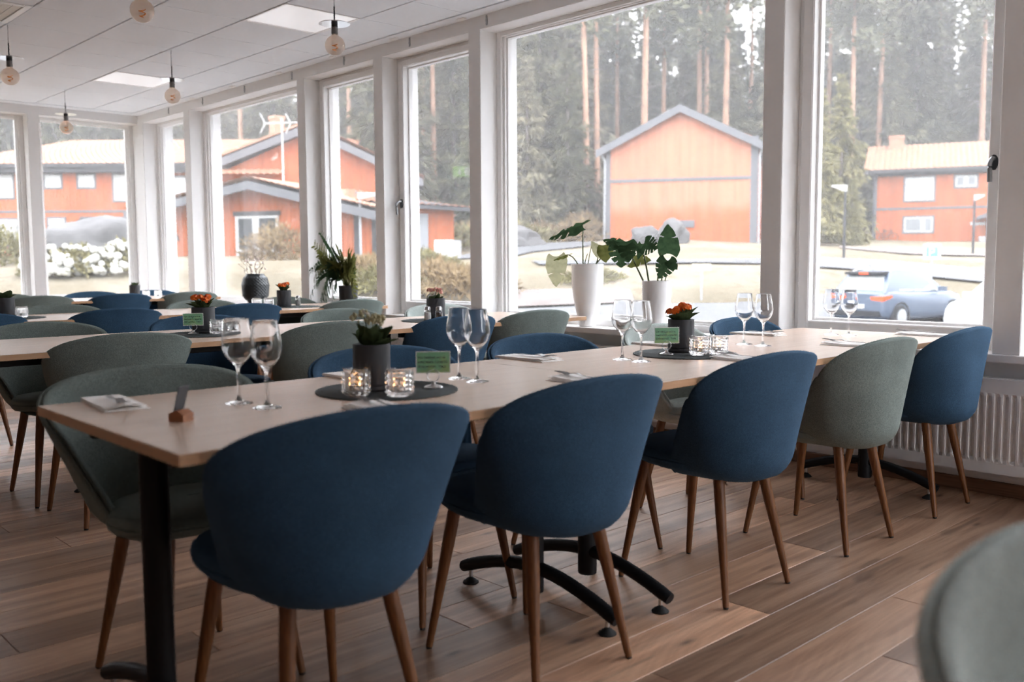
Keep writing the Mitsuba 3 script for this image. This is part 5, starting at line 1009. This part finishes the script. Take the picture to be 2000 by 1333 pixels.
bush(10.6, 41.2, 1.5, (1.1, 1.1, 1.0), 'hedge_green', 4, 'olive bush on the lawn at the left edge of the photo', 1400, .3, .05); bush(9.1, 41.9, 1.2, (1, 1, .9), 'hedge_green', 14, 'small olive bush cut off by the left edge of the photo', 900, .3, .05)
bush(20.6, 36.6, 1.35, (1.2, 1.1, 1.1), 'twig_brown', 5, 'brown bare bush before the glass doors of the low house', 1800, .32, .035)
for i, (px, d, r, l) in enumerate(((850, 31, 1.25, 'dry brown thicket outside the casement window with the handle, left part'), (905, 30, 1.2, 'dry brown thicket right of the pink flower pot'), (815, 33.5, 1.1, 'dry thicket below the heat pump'), (700, 31.5, 1.15, 'dry brown thicket behind the trailing plant'), (735, 33, 1.0, 'low dry thicket right of the trailing plant'), (770, 30.5, 1.2, 'dry thicket hidden behind the window post by the trailing plant'))):
    s = (px - 1000) / 1822 * d; x, y = FH * d + RH * s; bush(x, y, r, (1.5, 1.5, .62), ('twig_brown', 'hedge_green')[i % 3 == 2], 20 + i, l, 2200, .34, .028)
bush(24.0, 21.4, .6, (2.2, 1.2, .4), 'hedge_green', 40, 'low tuft of dry grass outside the left part of the widest window', 900, .3, .03)
bush(43.0, 39.4, 1.6, (1.1, 1.1, 1.0), 'twig_brown', 41, 'bare brown shrub at the left corner of the barn', 1500, .4, .05)
for i, (px, d, r) in enumerate(((1010, 58, 1.6), (1060, 60, 1.5), (1110, 61, 1.4), (760, 56, 1.8), (900, 52, 1.7), (930, 55, 1.8))):
    s = (px - 1000) / 1822 * d; x, y = FH * d + RH * s; bush(x, y, r, (1.6, 1.6, .7), ('hedge_green', 'twig_brown')[i % 2], 50 + i, 'scrubby undergrowth bush at the edge of the forest', 900, .5, .06)
    labels[sorted(q for q in labels if q.startswith('bush') and '__' not in q)[-1]]['group'] = 'undergrowth at the forest edge'
# bicycle leaning at the right house
bi = thing('bicycle', 'dark bicycle leaning at the left corner of the right house', 'bicycle'); wall = Wall((67.06, 32.12), (72.6, 18.9)); bz = 2.25
for u in (.35, 1.35):
    t = np.linspace(0, 2 * np.pi, 28); part(bi, 'wheel', tube([wall.p(u + .33 * math.cos(a), bz + .36 + .33 * math.sin(a), .35) for a in t], .022, 6), 'tyre')
part(bi, 'bicycle_frame', cat([tube([wall.p(*a, .35), wall.p(*b, .35)], .02, 6) for a, b in (((.35, bz + .36), (.85, bz + .36)), ((.85, bz + .36), (.72, bz + .85)), ((.72, bz + .8), (1.22, bz + .85)), ((.85, bz + .36), (1.22, bz + .85)), ((1.35, bz + .36), (1.2, bz + .98)), ((.35, bz + .36), (.72, bz + .8)))]), 'trim_black'); part(bi, 'saddle', hull([wall.p(u, z, o) for u in (.62, .86) for z in (bz + .86, bz + .92) for o in (.28, .42)]), 'trim_black')

# thin drizzle haze between the houses and the forest
scene['haze_air'] = {'type': 'homogeneous', 'albedo': RGB((0.97, 0.97, 0.97)), 'sigma_t': 0.0015}
from shapely.geometry import Polygon
hz = trimesh.creation.extrude_polygon(Polygon([(5.4, -60), (190, -60), (190, 190), (-60, 190), (-60, 11.9), (5.4, 11.9)]), 60, engine='earcut'); hz.apply_translation([0, 0, -8])
scene['m_air_boundary'] = {'type': 'null'}
k = thing('haze', 'thin grey drizzle haze hanging between the red houses and the forest', 'haze', kind='stuff'); put(k, hz, 'air_boundary', interior={'type': 'ref', 'id': 'haze_air'})

# emergency exit sign hung by the back windows; the open casement mirrors it
mat('exit_green', (0.05, 0.45, 0.12), 0.4)
ex = thing('exit_sign', 'small green emergency exit sign with white arrow, mirrored in a window pane', 'exit sign'); wx = at(.06, 10.86, 2.43, .70)
part(ex, 'panel', box(-.15, .15, -.006, .006, -.075, .075, .002), 'exit_green', world=wx, emitter={'type': 'area', 'radiance': RGB((.035, .07, .012))})
for s in (-1, 1):
    o = s * .0085
    ar = cat([hull([(x, y, z) for y in (o - .001, o + .001) for x, z in ((-.055 * s, -.055), (-.015 * s, -.005), (-.095 * s, -.005))]), box(min(-.068 * s, -.042 * s), max(-.068 * s, -.042 * s), o - .001, o + .001, -.008, .055)])
    part(ex, 'arrow', ar, 'white_paint', world=wx, emitter={'type': 'area', 'radiance': RGB((.10, .10, .10))})
    part(ex, 'doorway', box(min(.02 * s, .12 * s), max(.02 * s, .12 * s), o - .001, o + .001, -.06, .06), 'white_paint', world=wx, emitter={'type': 'area', 'radiance': RGB((.10, .10, .10))})
    man = cat([moved(trimesh.creation.icosphere(subdivisions=1, radius=.012), s=[1, .1, 1], t=[.07 * s, o * 1.2, .042])] + [tube([(a * s, o * 1.2, b), (c * s, o * 1.2, d)], .005, 6) for a, b, c, d in ((.07, .03, .066, -.01), (.066, -.01, .09, -.05), (.066, -.01, .045, -.045), (.07, .025, .095, .0), (.07, .025, .045, .01))])
    part(ex, 'runner', man, 'exit_green', world=wx)
for sx in (-.1, .1): part(ex, 'hanger', tube([(sx, 0, .075), (sx, 0, .369)], .002, 6), 'steel', world=wx)
